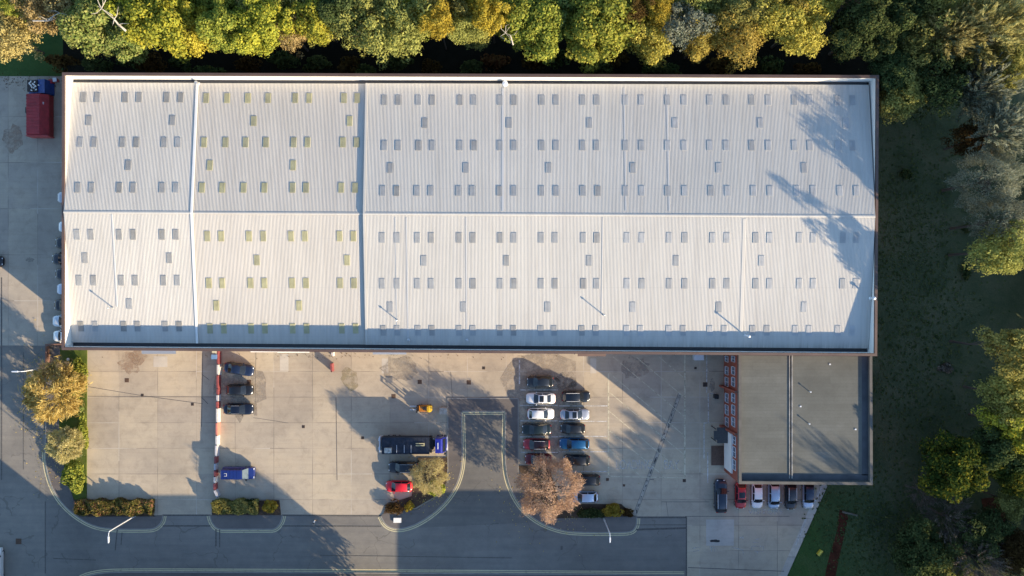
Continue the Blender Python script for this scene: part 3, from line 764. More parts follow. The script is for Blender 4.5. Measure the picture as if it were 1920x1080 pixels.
# west front: windows on two floors, fins, white panel, porch
xw = oq_[3][0]
def wx(Y): return oq_[3][0] + (oq_[0][0]-oq_[3][0])*(oq_[3][1]-Y)/(oq_[3][1]-oq_[0][1])
def window(Y0, Y1, z0, z1):
    x = wx((Y0+Y1)/2)
    bm = bmesh.new()
    box(bm, x-.08, x-.002, Y0-.06, Y0, z0-.06, z1+.06); box(bm, x-.08, x-.002, Y1, Y1+.06, z0-.06, z1+.06)
    box(bm, x-.08, x-.002, Y0, Y1, z1, z1+.06); box(bm, x-.16, x-.002, Y0, Y1, z0-.08, z0); box(bm, x-.07, x-.002, (Y0+Y1)/2-.03, (Y0+Y1)/2+.03, z0, z1)
    w = obj('window', bm, M['winframe'], of)
    bm = bmesh.new(); box(bm, x-.035, x-.003, Y0, (Y0+Y1)/2-.031, z0, z1); box(bm, x-.035, x-.003, (Y0+Y1)/2+.031, Y1, z0, z1); obj('pane', bm, M['winglass'], w)
    bm = bmesh.new(); box(bm, x-.05, x-.002, Y0, Y1, z0-.5, z0-.1)
    return w
for py0, py1 in ((668, 678), (688, 702), (708, 724), (738, 754), (760, 777), (783, 799)):
    for z0, z1 in ((1.1, 2.5), (4.6, 6.0)):
        k = CAM_H/(CAM_H-(z0+z1)/2)
        window((540-py1)/12/k, (540-py0)/12/k, z0, z1)
for py0, py1 in ((818, 832), (838, 856), (862, 880)):
    k = CAM_H/(CAM_H-5.5); window((540-py1)/12/k, (540-py0)/12/k, 5.1, 6.3)
for py in (729, 806):
    Y = (540-py)/12*.97; x = wx(Y); bm = bmesh.new(); hexa(bm, [(x-.75, Y-.14, 0), (x-.01, Y-.14, 0), (x-.01, Y+.14, 0), (x-.75, Y+.14, 0)], [(x-.40, Y-.14, ZO-.9), (x-.01, Y-.14, ZO-.9), (x-.01, Y+.14, ZO-.9), (x-.40, Y+.14, ZO-.9)])
    obj('brick_fin', bm, M['brick'], of)
Ya, Yb = P(0, 884, 3.5).y, P(0, 811, 3.5).y
bm = bmesh.new(); box(bm, wx(Ya)-.24, wx(Ya)-.004, Ya, Yb, 0.9, 4.7); obj('white_panel', bm, M['white'], of)
bm = bmesh.new(); p0 = P(1339, 831, 3.0); p1 = P(1364, 802, 3.0)
box(bm, p0.x, wx(p0.y)-.245, p0.y, p1.y, 2.7, 3.0); bmesh.ops.bevel(bm, geom=[e for e in bm.edges if abs((e.verts[0].co-e.verts[1].co).z) > .2 and e.verts[0].co.x < p0.x+.1], offset=.5, segments=4, affect='EDGES')
po = obj('porch', bm, simple('porch_roof', (0.055, 0.06, 0.065), .7, var=.2), of)
for yy in (p0.y+.25, p1.y-.25):
    bm = bmesh.new(); tube(bm, [(p0.x+.35, yy, 0), (p0.x+.35, yy, 2.7)], [.07, .07], 8); obj('porch_post', bm, M['black'], po)
bm = bmesh.new(); pd = P(1350, 880, 0); box(bm, wx(pd.y)-2.0, wx(pd.y)-.02, P(0, 872).y-.0, P(0, 836).y, 0.0, 0.14); obj('doorstep', bm, simple('brown_paving', (0.12, 0.075, 0.055), .9, var=.2), of)

# ------------------------------------------------------------------ foliage meshes
def cards(name, C, N, S_, A, mat, rng):
    """quads with centres C, normals N, half sizes S_, stretch A"""
    n = len(C); N = N/np.linalg.norm(N, axis=1, keepdims=True)
    r = rng.normal(size=(n, 3)); T = r - N*(r*N).sum(1, keepdims=True); T /= np.linalg.norm(T, axis=1, keepdims=True)
    return cards_t(name, C, N, T, S_, A, mat)
def cards_t(name, C, N, T, S_, A, mat):
    n = len(C); B = np.cross(N, T)
    s = S_[:, None]; a = A[:, None] if hasattr(A, '__len__') else A
    V = np.empty((n, 4, 3)); fold = N*s*0.18
    V[:, 0] = C-T*s*a*1.05; V[:, 1] = C+B*s*.85+fold; V[:, 2] = C+T*s*a*1.05; V[:, 3] = C-B*s*.85+fold
    me = bpy.data.meshes.new(name)
    me.vertices.add(n*4); me.vertices.foreach_set('co', V.reshape(-1).astype(np.float32))
    me.loops.add(n*4); me.loops.foreach_set('vertex_index', np.arange(n*4, dtype=np.int32))
    me.polygons.add(n); me.polygons.foreach_set('loop_start', np.arange(0, n*4, 4, dtype=np.int32))
    me.update(calc_edges=True); me.validate(verbose=False)
    if mat: me.materials.append(mat)
    return me

def unit(rng, n):
    v = rng.normal(size=(n, 3)); return v/np.linalg.norm(v, axis=1, keepdims=True)

def crown_leafy(seed, lobes=72, per=200, leaf=0.175, lr=(0.18, 0.34), R=5.0):
    rng = np.random.default_rng(seed)
    d = unit(rng, lobes*3); d = d[d[:, 2] > -0.55][:lobes]
    el = 1+0.22*np.sin(3*np.arctan2(d[:, 1], d[:, 0])+seed)+rng.uniform(-.16, .12, len(d))
    rad = R*rng.uniform(.62, .92, len(d))*el
    Lc = d*rad[:, None]; Lr = R*rng.uniform(lr[0], lr[1], len(d))
    C, N = [], []
    for c, r in zip(Lc, Lr):
        k = int(per*(r/(R*.28))**1.6); u = unit(rng, k); u[:, 2] = np.where(u[:, 2] < -.35, -u[:, 2], u[:, 2])
        rr = r*rng.uniform(.72, 1.08, k)
        C.append(c+u*rr[:, None]); N.append(u*1.0+rng.normal(size=(k, 3))*.55)
    k = lobes*22; u = unit(rng, k); C.append(u*(R*rng.uniform(.2, .78, k))[:, None]); N.append(u+rng.normal(size=(k, 3))*.8)
    C = np.concatenate(C); N = np.concatenate(N)
    return cards('crown', C, N, leaf*rng.uniform(.65, 1.3, len(C)), rng.uniform(1.0, 1.5, len(C)), None, rng)

def crown_feathery(seed, sprays=260, per=34, R=5.0, w=0.075, ln=4.6, up=0.25):
    rng = np.random.default_rng(seed)
    d = unit(rng, sprays*3); d = d[d[:, 2] > -0.45][:sprays]
    C, T = [], []
    base = np.array([0, 0, -1.2])
    for q in d:
        rad = R*rng.uniform(.72, 1.05)*(1+.15*np.sin(4*math.atan2(q[1], q[0])+seed))
        tip = q*rad; ax = tip-base; ax /= np.linalg.norm(ax)
        t = rng.uniform(.48, 1.0, per)**.8
        pos = base+(tip-base)*t[:, None]+rng.normal(size=(per, 3))*(R*.055*(1.25-t))[:, None]
        dr = ax+rng.normal(size=(per, 3))*.42+np.array([0, 0, up])
        C.append(pos); T.append(dr/np.linalg.norm(dr, axis=1, keepdims=True))
    C = np.concatenate(C); T = np.concatenate(T); n = len(C)
    r = rng.normal(size=(n, 3)); r[:, 2] += .8; N = r-T*(r*T).sum(1, keepdims=True); N /= np.linalg.norm(N, axis=1, keepdims=True)
    return cards_t('crown', C, N, T, w*rng.uniform(.7, 1.4, n), ln*rng.uniform(.6, 1.3, n), None)

def crown_dome(seed, n=15000, R=5.0, w=0.045, ln=4.2):
    # round fuzzy crown of short fine sprays, thinned by patches so that gaps and tufts show
    rng = np.random.default_rng(seed); u = unit(rng, n*2); u = u[u[:, 2] > -.5]
    ph = rng.uniform(0, 6.28, 6)
    lump = np.sin(u[:, 0]*5+ph[0])*np.sin(u[:, 1]*6+ph[1])+.7*np.sin(u[:, 2]*8+u[:, 0]*9+ph[2])*np.sin(u[:, 1]*11+ph[3])+.4*np.sin(u[:, 0]*21+ph[4])*np.sin(u[:, 1]*19+ph[5])
    keep = rng.uniform(-1.1, 1.0, len(u)) < lump; u, lump = u[keep][:n], lump[keep][:n]; m = len(u)
    rad = R*(rng.uniform(.45, 1.0, m)**.45)*(.90+.13*np.clip(lump, -1.2, 1.2)+.08*np.sin(np.arctan2(u[:, 1], u[:, 0])*3+ph[1])+.06*np.sin(np.arctan2(u[:, 1], u[:, 0])*7+ph[2]))*np.where(rng.uniform(size=m) < .06, rng.uniform(1.0, 1.16, m), 1.0)
    C = u*rad[:, None]; T = u*.9+rng.normal(size=(m, 3))*.65+np.array([0, 0, .15]); T /= np.linalg.norm(T, axis=1, keepdims=True)
    r = u+rng.normal(size=(m, 3))*.7; N = r-T*(r*T).sum(1, keepdims=True); N /= np.linalg.norm(N, axis=1, keepdims=True)
    return cards_t('crown', C, N, T, w*rng.uniform(.7, 1.5, m), ln*rng.uniform(.6, 1.4, m), None)

def limb_mesh(seed, limbs=9, bare=False):
    """unit trunk: stands 0..1 in z, spreads about 0.36 sideways; tapered trunk with limbs (and twigs when bare)"""
    r = random.Random(seed); bm = bmesh.new()
    def bend(p, d, L, r0, depth):
        n = 3; pts = [p]; rads = [r0]; q = Vector(p); dd = Vector(d)
        for k in range(n):
            dd = (dd+Vector((r.uniform(-.2, .2), r.uniform(-.2, .2), r.uniform(-.02, .2)))).normalized()
            q = q+dd*L/n; pts.append(q.copy()); rads.append(r0*(1-.75*(k+1)/n))
        tube(bm, pts, rads, 5 if depth else 6, cap=False)
        if depth < (3 if bare else 1):
            for k in range(4 if bare else 3):
                i = r.choice((1, 2, 3)); nd = (dd+Vector((r.uniform(-.8, .8), r.uniform(-.8, .8), r.uniform(-.1, .6)))).normalized()
                bend(pts[i], nd, L*r.uniform(.45, .7), max(.0016, rads[i]*.6), depth+1)
    tp = [(0, 0, -.02), (r.uniform(-.01, .01), r.uniform(-.01, .01), .25), (r.uniform(-.02, .02), r.uniform(-.02, .02), .55), (r.uniform(-.03, .03), r.uniform(-.03, .03), .85)]
    tube(bm, tp, [.03, .022, .016, .006], 8)
    for k in range(limbs):
        a = 2*math.pi*k/limbs+r.uniform(-.3, .3); z = r.uniform(.28, .62); s = z/.55 if z < .55 else 1
        bend((tp[2][0]*s, tp[2][1]*s, z), Vector((math.cos(a), math.sin(a), r.uniform(.5, 1.1))).normalized(), r.uniform(.30, .44), .011, 0)
    me = bpy.data.meshes.new('trunk'); bm.to_mesh(me); bm.free(); return me

CR = {'leafy': [crown_leafy(s) for s in (1, 2, 3, 4)],
      'open': [crown_leafy(s, 46, 105, .20, (.17, .30)) for s in (11, 12)],
      'fine': [crown_leafy(s, 110, 110, .15, (.13, .24)) for s in (21, 22)],
      'feathery': [crown_feathery(s) for s in (31, 32, 33)],
      'dome': [crown_dome(71), crown_dome(72)], 'domespike': [crown_dome(73, 11000, 5.0, .075, 5.0)],
      'misty': [crown_feathery(61, 420, 34, w=.05, ln=5.5, up=.15)],
      'spiky': [crown_feathery(s, 300, 34, w=.085, ln=4.0, up=.1) for s in (41, 42)],
      'twiggy': [crown_feathery(s, 150, 26, w=.036, ln=9.0, up=.3) for s in (51, 52)]}
TRK = [limb_mesh(s) for s in (1, 2, 3)]
BARE = [limb_mesh(s, 11, True) for s in (5, 6)]

def ramp3(a, b_, c, d=None):
    return [(0.12, a), (0.42, b_), (0.68, c)] + ([(0.92, d)] if d else [])
LM = {
 'yellow': leaf_mat('leaf_yellow', ramp3((0.167, 0.208, 0.042), (0.323, 0.358, 0.057), (0.457, 0.450, 0.057), (0.513, 0.431, 0.057))),
 'willow': leaf_mat('leaf_willow', ramp3((0.19, 0.18, 0.07), (0.34, 0.32, 0.12), (0.46, 0.43, 0.18))),
 'gold': leaf_mat('leaf_gold', ramp3((0.24, 0.185, 0.03), (0.40, 0.315, 0.04), (0.48, 0.39, 0.07))),
 'lime': leaf_mat('leaf_lime', ramp3((0.125, 0.175, 0.035), (0.250, 0.294, 0.056), (0.375, 0.375, 0.069))),
 'green': leaf_mat('leaf_green', ramp3((0.112, 0.174, 0.047), (0.223, 0.285, 0.080), (0.347, 0.360, 0.119))),
 'olive': leaf_mat('leaf_olive', ramp3((0.142, 0.161, 0.050), (0.272, 0.271, 0.080), (0.378, 0.362, 0.111))),
 'tan': leaf_mat('leaf_tan', ramp3((0.222, 0.169, 0.066), (0.385, 0.307, 0.121), (0.486, 0.402, 0.176))),
 'amber': leaf_mat('leaf_amber', ramp3((0.210, 0.179, 0.043), (0.382, 0.328, 0.068), (0.497, 0.413, 0.106))),
 'dark': leaf_mat('leaf_dark_green', ramp3((0.036, 0.056, 0.022), (0.068, 0.098, 0.036), (0.110, 0.134, 0.050))),
 'darkyellow': leaf_mat('leaf_dark_and_yellow', [(0.15, (0.029, 0.055, 0.016)), (0.55, (0.072, 0.104, 0.023)), (0.72, (0.208, 0.195, 0.026)), (0.9, (0.338, 0.273, 0.033))], patch=.22),
 'greygreen': leaf_mat('leaf_grey_green', ramp3((0.111, 0.136, 0.097), (0.203, 0.232, 0.171), (0.302, 0.312, 0.232))),
 'brown': leaf_mat('leaf_brown', ramp3((0.050, 0.030, 0.014), (0.085, 0.055, 0.022), (0.13, 0.085, 0.028))),
 'pink': leaf_mat('leaf_pink_brown', [(0.15, (0.315, 0.207, 0.135)), (0.45, (0.486, 0.336, 0.236)), (0.62, (0.600, 0.429, 0.316)), (0.9, (0.515, 0.329, 0.135))], patch=.25),
 'straw': leaf_mat('leaf_straw', ramp3((0.274, 0.226, 0.101), (0.456, 0.376, 0.171), (0.566, 0.488, 0.262), (0.437, 0.376, 0.061))),
 'golden': leaf_mat('leaf_golden_spike', ramp3((0.284, 0.200, 0.046), (0.511, 0.392, 0.115), (0.643, 0.530, 0.190))),
 'red': leaf_mat('leaf_red', ramp3((0.06, 0.02, 0.012), (0.13, 0.05, 0.025), (0.17, 0.09, 0.04))),
 'twig': leaf_mat('twig_grey', ramp3((0.09, 0.075, 0.06), (0.15, 0.125, 0.10), (0.21, 0.18, 0.14)), .1),
}

NG, EG = 'trees along the north side of the warehouse', 'trees along the east side of the meadow'
TREE_N = [0]
def crown_obj(me, mat, root, name='crown'):
    o = bpy.data.objects.new(name, me); COL.objects.link(o); o.parent = root
    if not me.materials: me.materials.append(mat)
    o.material_slots[0].link = 'OBJECT'; o.material_slots[0].material = mat
    return o
def tree(px, py, rpx, h, kind, leaf, label, name='tree', cat='tree', group=None, asp=1.0, bark='bark', lit=None):
    """px, py, rpx: crown centre and radius as the photo shows them"""
    if group == NG and py > 40: py -= 6
    i = TREE_N[0]; TREE_N[0] += 1; rr = random.Random(i*13+5)
    z = h*0.72; s = PXM*CAM_H/(CAM_H-z); R = rpx/s*(1.12 if group == NG else 1.0)
    if group == EG and h >= 14: asp = max(asp, 1.45)
    c = min(R*asp, h*.46); p = P(px, py, h-c*.75)
    root = empty(name, (p.x, p.y, 0), rr.uniform(0, 6.28), label, cat, group)
    tm = (BARE if kind == 'bare' else TRK); tm = tm[i % len(tm)]
    t = bpy.data.objects.new('trunk', tm); COL.objects.link(t); t.parent = root
    if not tm.materials: tm.materials.append(M['bark'])
    t.material_slots[0].link = 'OBJECT'; t.material_slots[0].material = M[bark]
    if kind == 'bare':
        t.scale = (R*2.2, R*2.2, h)
    else:
        t.scale = (R*1.9, R*1.9, h*.93)
        lst = CR[kind]; co = crown_obj(lst[i % len(lst)], LM[leaf], root)
        co.location = (0, 0, h-c); co.scale = (R/5*.97, R/5*rr.uniform(.92, 1.03), c/5*.95)
    return root
for a in (
 (10, 70, 46, 12, 'fine', 'tan', 'tan leaved tree at the top left corner, beside the grass verge'),
 (72, 14, 42, 13, 'fine', 'tan', 'pale tan tree with a white dead branch reaching out from its right side'),
 (22, 8, 26, 12, 'open', 'lime', 'small light green tree cut by the top left corner of the frame'),
 (185, 35, 58, 14, 'leafy', 'green', 'grey green tree with a bare white limb across its crown'),
 (238, 66, 42, 12, 'leafy', 'green', 'mid green low tree in front of the tree with the white limb'),
 (298, 32, 62, 15, 'leafy', 'yellow', 'first bright yellow tree from the left in the north belt'),
 (378, 55, 40, 13, 'open', 'gold', 'orange gold tree just above the left roof vent'),
 (425, 50, 44, 14, 'leafy', 'lime', 'pale green tree beside the orange gold one'),
 (484, 44, 50, 15, 'leafy', 'yellow', 'lemon yellow tree left of the small tan crown'),
 (543, 62, 36, 12, 'fine', 'tan', 'small tan feathery tree hanging low over the dark strip'),
 (578, 34, 40, 14, 'open', 'yellow', 'yellow tree with a rusty red patch of leaves'),
 (640, 12, 40, 14, 'leafy', 'dark', 'dark green crown behind the yellow trees at the top edge'),
 (692, 50, 58, 14, 'fine', 'olive', 'broad olive yellow tree above the second roof joint'),
 (762, 38, 54, 14, 'fine', 'olive', 'olive tree with a tan middle, left of the narrow golden tree'),
 (822, 38, 30, 15, 'open', 'gold', 'narrow golden tree with a tongue of leaves hanging down'),
 (872, 52, 34, 12, 'fine', 'olive', 'small grey olive tree between two golden ones'),
 (923, 26, 36, 15, 'open', 'gold', 'golden tree above the reddish dark gap'),
 (1005, 48, 56, 14, 'leafy', 'lime', 'lime green tree with a yellow tip at its lower edge'),
 (1118, 44, 64, 15, 'leafy', 'lime', 'large round lime tree right of the dark notch'),
 (1190, 10, 36, 14, 'fine', 'brown', 'brownish crown at the top edge beside the orange sprig'),
 (1236, 14, 26, 14, 'fine', 'gold', 'small orange crown at the top edge'),
 (1218, 72, 46, 12, 'fine', 'amber', 'amber tree whose rounded foot hangs low over the dark strip'),
 (1285, 40, 44, 14, 'fine', 'greygreen', 'grey green tree between the amber trees'),
 (1312, 78, 38, 12, 'fine', 'amber', 'small amber tree tucked below the grey green tree'),
 (1385, 66, 52, 14, 'fine', 'amber', 'broad amber tree with a ragged lower edge, second from the end of the belt'),
 (1395, 14, 40, 14, 'leafy', 'olive', 'olive crown at the top edge above the broad amber tree'),
 (1500, 46, 52, 15, 'fine', 'amber', 'last amber tree at the east end of the north belt'),
 (1450, 26, 40, 14, 'fine', 'amber', 'amber crown pressed between the last two big amber trees'),
 ):
    tree(*a, group=NG)
for k in range(19):
    rr = random.Random(k+31); x = 262+k*69+rr.uniform(-12, 12)
    tree(x, 24+rr.uniform(-8, 14), 44, 11.5+rr.uniform(-.8, .8), 'fine' if k % 3 else 'leafy', ('lime', 'yellow', 'lime', 'olive', 'yellow', 'olive', 'olive', 'olive', 'lime', 'olive', 'yellow', 'green', 'lime', 'olive', 'amber', 'olive', 'amber', 'amber', 'olive')[k], 'shorter crown filling in between the taller trees of the north belt', group='shorter trees filling the north belt')
for a in (
 (1618, 56, 56, 16, 'leafy', 'dark', 'dark green tree facing the north east corner of the warehouse'),
 (1676, 150, 38, 9, 'open', 'dark', 'low dark tree just outside the north east corner of the warehouse'),
 (1690, 24, 56, 16, 'leafy', 'dark', 'dark green tree at the top edge left of the glowing willow'),
 (1678, 122, 42, 12, 'leafy', 'dark', 'dark lower tree just beyond the corner of the parapet'),
 (1760, 20, 60, 17, 'fine', 'olive', 'olive tree at the top edge beside the glowing willow'),
 (1798, 56, 58, 19, 'feathery', 'willow', 'soft yellow willow crown catching the sun'),
 (1872, 46, 84, 21, 'feathery', 'willow', 'large glowing yellow willow in the top right corner'),
 (1722, 92, 50, 15, 'fine', 'olive', 'olive tree in half shade below the glowing willow'),
 (1700, 168, 56, 12, 'fine', 'olive', 'shaded olive brown tree east of the parapet corner'),
 (1770, 150, 58, 15, 'fine', 'dark', 'dark bushy tree in the shade beneath the willow'),
 (1850, 160, 66, 17, 'feathery', 'greygreen', 'blue grey tree at the right, in the shade of the willow'),
 (1900, 120, 46, 17, 'fine', 'olive', 'olive crown at the right edge under the willow'),
 (1893, 240, 56, 19, 'feathery', 'greygreen', 'silvery grey tree at the right edge over the brown bush'),
 (1826, 262, 40, 10, 'fine', 'brown', 'rust brown bushy tree at the meadow edge'),
 (1862, 336, 60, 17.5, 'dome', 'greygreen', 'pale grey crown standing out farthest over the meadow'),
 (1882, 415, 56, 17.5, 'dome', 'greygreen', 'greyish green crown just below the pale grey one'),
 (1888, 470, 54, 18.5, 'fine', 'olive', 'olive tree with a yellow lower rim at the right edge'),
 (1908, 655, 50, 20, 'open', 'olive', 'olive green crown clipped by the right edge'),
 (1900, 745, 52, 16, 'fine', 'olive', 'sunlit olive green tree at the right edge'),
 (1905, 800, 48, 15, 'open', 'yellow', 'yellow tree at the right edge below the sunlit green one'),
 (1868, 846, 48, 12, 'leafy', 'dark', 'dark green tree between the yellow topped tree and the right edge'),
 (1800, 878, 62, 12, 'leafy', 'darkyellow', 'round green tree with a bright yellow crest'),
 (1735, 925, 34, 6, 'twiggy', 'twig', 'thin leafless bush left of the yellow crested tree'),
 (1905, 885, 40, 12, 'leafy', 'darkyellow', 'green and yellow tree at the right edge, low down'),
 (1900, 945, 36, 9, 'open', 'olive', 'small olive tree at the right edge beside the red leaf patch'),
 (1785, 975, 56, 9, 'twiggy', 'twig', 'grey leafless thicket below the yellow crested tree'),
 (1840, 1000, 54, 10, 'fine', 'dark', 'dark evergreen beside the leafless thicket'),
 (1845, 1056, 60, 12, 'twiggy', 'twig', 'tan leafless tree at the bottom right corner, catching the sun'),
 (1735, 1035, 54, 9, 'leafy', 'dark', 'dark green bushy tree at the bottom beside the lawn'),
 (1775, 1075, 46, 9, 'fine', 'olive', 'olive bush cut by the bottom edge'),
 (1905, 1040, 44, 10, 'fine', 'brown', 'brown leaved tree in the bottom right corner'),
 ):
    tree(*a, group=EG)
# trees that stand just outside the frame and throw their shade into it
OUT = [(1905, 1145, 5, 22, 'twiggy', 'twig'),
       (700, 1114, 4.3, 10.5, 'dome', 'olive'), (775, 1165, 3.2, 9, 'open', 'olive'), (1050, 1140, 2.5, 8, 'twiggy', 'twig')]
for k in range(15):
    if k > 2: OUT.append((1965+(k*37) % 60, 60+k*78, 5.6, (13 if k > 6 else 10)+(k*5) % 4, 'leafy', 'dark'))
    if k > 5: OUT.append((2085+(k*53) % 70, 30+k*82, 6.2, 18+(k*7) % 4, 'leafy', 'olive'))
for k in range(9):
    OUT.append((1560+k*50, 1225+(k*61) % 60, 5.0, 13+(k*5) % 3, 'leafy', 'dark'))
    OUT.append((1600+k*52, 1330+(k*43) % 70, 5.0, 19+(k*7) % 3, 'open' if k % 2 else 'twiggy', 'olive'))
for k, (gx, gy, R, h, kind, leaf) in enumerate(OUT):
    p = P(gx, gy); asp = 1.5 if kind == 'leafy' else 1.0
    zc = h-min(R*asp, h*.46)*.75; f = PXM*CAM_H/(CAM_H-zc); z = h*.72
    tree(960+p.x*f, 540-p.y*f, R*PXM*CAM_H/(CAM_H-z), h, kind, leaf, 'tall tree beyond the edge of the frame, known by its shadow', group='trees outside the frame', asp=asp)
for k in range(21):
    rr = random.Random(k+70); x = 120+k*72+rr.uniform(-15, 15)
    leaf = ('tan', 'green', 'yellow', 'yellow', 'lime', 'yellow', 'olive', 'green', 'olive', 'yellow', 'olive', 'gold', 'lime', 'green', 'lime', 'amber', 'green', 'olive', 'amber', 'amber', 'amber')[k]
    tree(x, -14+rr.uniform(-8, 12), 56, 13.5+rr.uniform(-1, 1), 'fine' if leaf in ('tan', 'olive', 'amber') else 'leafy', leaf, 'crown at the very top edge, behind the front row of the north belt', group='second row of the north belt')

# trees and shrubs in the beds
BG = 'trees in the planting beds'
tree(98, 736, 62, 6.5, 'domespike', 'golden', 'golden spiky tree leaning over the west road', group=BG)
tree(118, 835, 38, 4.5, 'domespike', 'straw', 'small straw yellow tree beside the west road kerb', group=BG)
tree(804, 894, 39, 6.0, 'dome', 'straw', 'straw coloured tree shading the red car and the lorry', group=BG)
tree(1022, 905, 46, 7.5, 'spiky', 'pink', 'pinkish brown tree on the corner, upper half of the crown', group=BG) if False else None
tree(1032, 918, 63, 8.0, 'dome', 'pink', 'broad pinkish brown tree covering the corner of the car park', group=BG, asp=.85)
tree(114, 690, 36, 5.5, 'bare', 'twig', 'leafless sapling behind the golden tree', group=BG)

SH = {}
def shrub(px, py, rx, ry, h, leaf, label, name='shrub', n=1500, boxy=False, size=.12, group='shrubs in the planting beds', cat='shrub', spiky=False):
    rng = np.random.default_rng(int(px*7+py)); p = P(px, py, h*.7)
    rx, ry = rx/12., ry/12.
    if boxy:
        u = rng.uniform(-1, 1, (n, 3)); f = rng.integers(0, 5, n)
        for k in range(n):
            if f[k] < 2: u[k, 2] = rng.uniform(.75, 1.05)
            elif f[k] == 2: u[k, 1] = -1*rng.uniform(.9, 1.05)
            elif f[k] == 3: u[k, 1] = rng.uniform(.9, 1.05)
            else: u[k, 0] = rng.choice((-1, 1))*rng.uniform(.93, 1.03)
        C = np.stack([u[:, 0]*rx, u[:, 1]*ry, h*.5+u[:, 2]*h*.5], 1)
        C[:, 2] *= .86+.16*np.sin(C[:, 0]*1.3+px)+.12*np.sin(C[:, 0]*3.7+C[:, 1]*2); C[:, 1] *= .88+.14*np.sin(C[:, 0]*2.3); C[:, 1] += .10*np.sin(C[:, 0]*1.7); N = u*.6+rng.normal(size=(n, 3))*.6+np.array([0, 0, .4])
    else:
        L = 14; d = unit(rng, L*3); d = d[d[:, 2] > -.2][:L]; C, N = [], []
        for q in d:
            m = n//L; u = unit(rng, m); rr = rng.uniform(.28, .45)
            C.append((q*rng.uniform(.45, .75)+u*rr)*np.array([rx, ry, h*.55])+np.array([0, 0, h*.5])); N.append(u+rng.normal(size=(m, 3))*.5)
        C = np.concatenate(C); N = np.concatenate(N)
    C[:, 2] = np.maximum(C[:, 2], .15)
    me = cards(name, C, N, size*rng.uniform(.6, 1.4, len(C)), rng.uniform(1, 1.6, len(C)) if not spiky else rng.uniform(2, 3.4, len(C)), LM[leaf], rng)
    o = obj(name, me, None, None, (p.x, p.y, 0)); tag(o, label, cat, group); return o
HG = 'clipped hedges by the road'
LM['hedge'] = leaf_mat('leaf_hedge', [(0.12, (0.109, 0.080, 0.029)), (0.42, (0.174, 0.167, 0.043)), (0.58, (0.232, 0.189, 0.072)), (0.72, (0.319, 0.145, 0.087)), (0.9, (0.406, 0.174, 0.123))], patch=.28)
shrub(212, 952, 70, 14, 1.5, 'hedge', 'long red and green hedge beside the white street lamp', 'hedge', 6500, True, .13, HG, 'hedge')
shrub(440, 951, 40, 13, 1.5, 'olive', 'olive green hedge below the blue van', 'hedge', 3400, True, .12, HG, 'hedge')
shrub(470, 945, 18, 9, 1.3, 'dark', 'dark green shrub between the olive hedge and the yellow bush')
shrub(505, 951, 14, 13, 1.2, 'gold', 'round mustard yellow bush at the end of the short bed', n=1500)
shrub(740, 952, 20, 15, 1.1, 'brown', 'brown leafless shrub at the tip of the corner bed', n=900, spiky=True, size=.06)
shrub(767, 951, 10, 10, 1.0, 'gold', 'small golden shrub beside the white cabinet lid', n=800)
shrub(1150, 957, 22, 12, 1.3, 'gold', 'orange yellow shrub near the trench end')
shrub(1110, 962, 30, 10, .9, 'dark', 'dark green shrub under the edge of the pink tree')
shrub(1178, 962, 12, 9, .7, 'brown', 'low brown shrub at the corner of the car park bed', n=600)
shrub(137, 893, 24, 34, 2.2, 'lime', 'bushy light green shrub at the foot of the west bed', n=2600, size=.13)
shrub(152, 815, 14, 34, 1.5, 'lime', 'green shrub between the straw tree and the yard', n=1700)
shrub(146, 715, 20, 46, 1.7, 'lime', 'green shrub behind the golden tree by the yard edge', n=2200)
shrub(148, 768, 13, 14, 1.3, 'green', 'small green shrub just below the golden tree', n=900)
shrub(818, 915, 17, 16, 2.4, 'yellow', 'bright yellow green bush at the foot of the straw tree', n=1300)
# undergrowth in the dark strip behind the warehouse
for k in range(26):
    rr = random.Random(k+400); x = 120+k*58+rr.uniform(-20, 20); y = 122+rr.uniform(-14, 14)
    if x > 1560: break
    shrub(x, y, rr.uniform(20, 34), rr.uniform(14, 20), rr.uniform(1.5, 3.0), 'red' if k == 14 else ('dark' if k % 3 else 'brown'),
          'dark reddish bush in the shade behind the warehouse' if k == 14 else 'dark bush in the shaded strip behind the warehouse', 'bush', 700, size=.2, group='bushes in the shaded strip', cat='bush')
for k in range(12):
    rr = random.Random(k+900); t = rr.random()
    x, y = rr.uniform(1690, 1880), rr.uniform(210, 960)
    if 1690 < x < 1760 and 560 < y < 900 and rr.random() < .8: continue
    shrub(x, y, rr.uniform(8, 20), rr.uniform(8, 16), rr.uniform(.4, 1.2), rr.choice(('dark', 'dark', 'brown', 'twig')), 'low scrub in the shaded meadow east of the warehouse', 'bush', 260, size=.16, group='scrub in the meadow', cat='bush')

def fallen(name, areas, n, size, leaf, z, seed):
    rng = np.random.default_rng(seed); C = []
    for (px, py, rx, ry, w) in areas:
        m = int(n*w); c = P(px, py); d = rng.normal(size=(m, 2))*.5
        C.append(np.stack([c.x+d[:, 0]*rx/12, c.y+d[:, 1]*ry/12, np.full(m, z)+rng.uniform(0, .03, m)], 1))
    C = np.concatenate(C); N = np.tile((0, 0, 1.0), (len(C), 1))+rng.normal(size=(len(C), 3))*.25
    tag(obj(name, cards(name, C, N, size*rng.uniform(.6, 1.4, len(C)), rng.uniform(1, 1.4, len(C)), LM[leaf], rng)), kind='stuff')
fallen('fallen_leaves', [(95, 700, 60, 70, .2), (70, 770, 40, 60, .15), (100, 850, 40, 70, .15), (800, 905, 60, 60, .2), (1030, 930, 90, 70, .3)], 1500, .07, 'golden', .15, 1)
fallen('fallen_leaves', [(150, 150, 120, 20, .3), (30, 150, 60, 14, .3), (640, 668, 300, 6, .2), (1550, 930, 20, 90, .2)], 500, .06, 'brown', .05, 2)
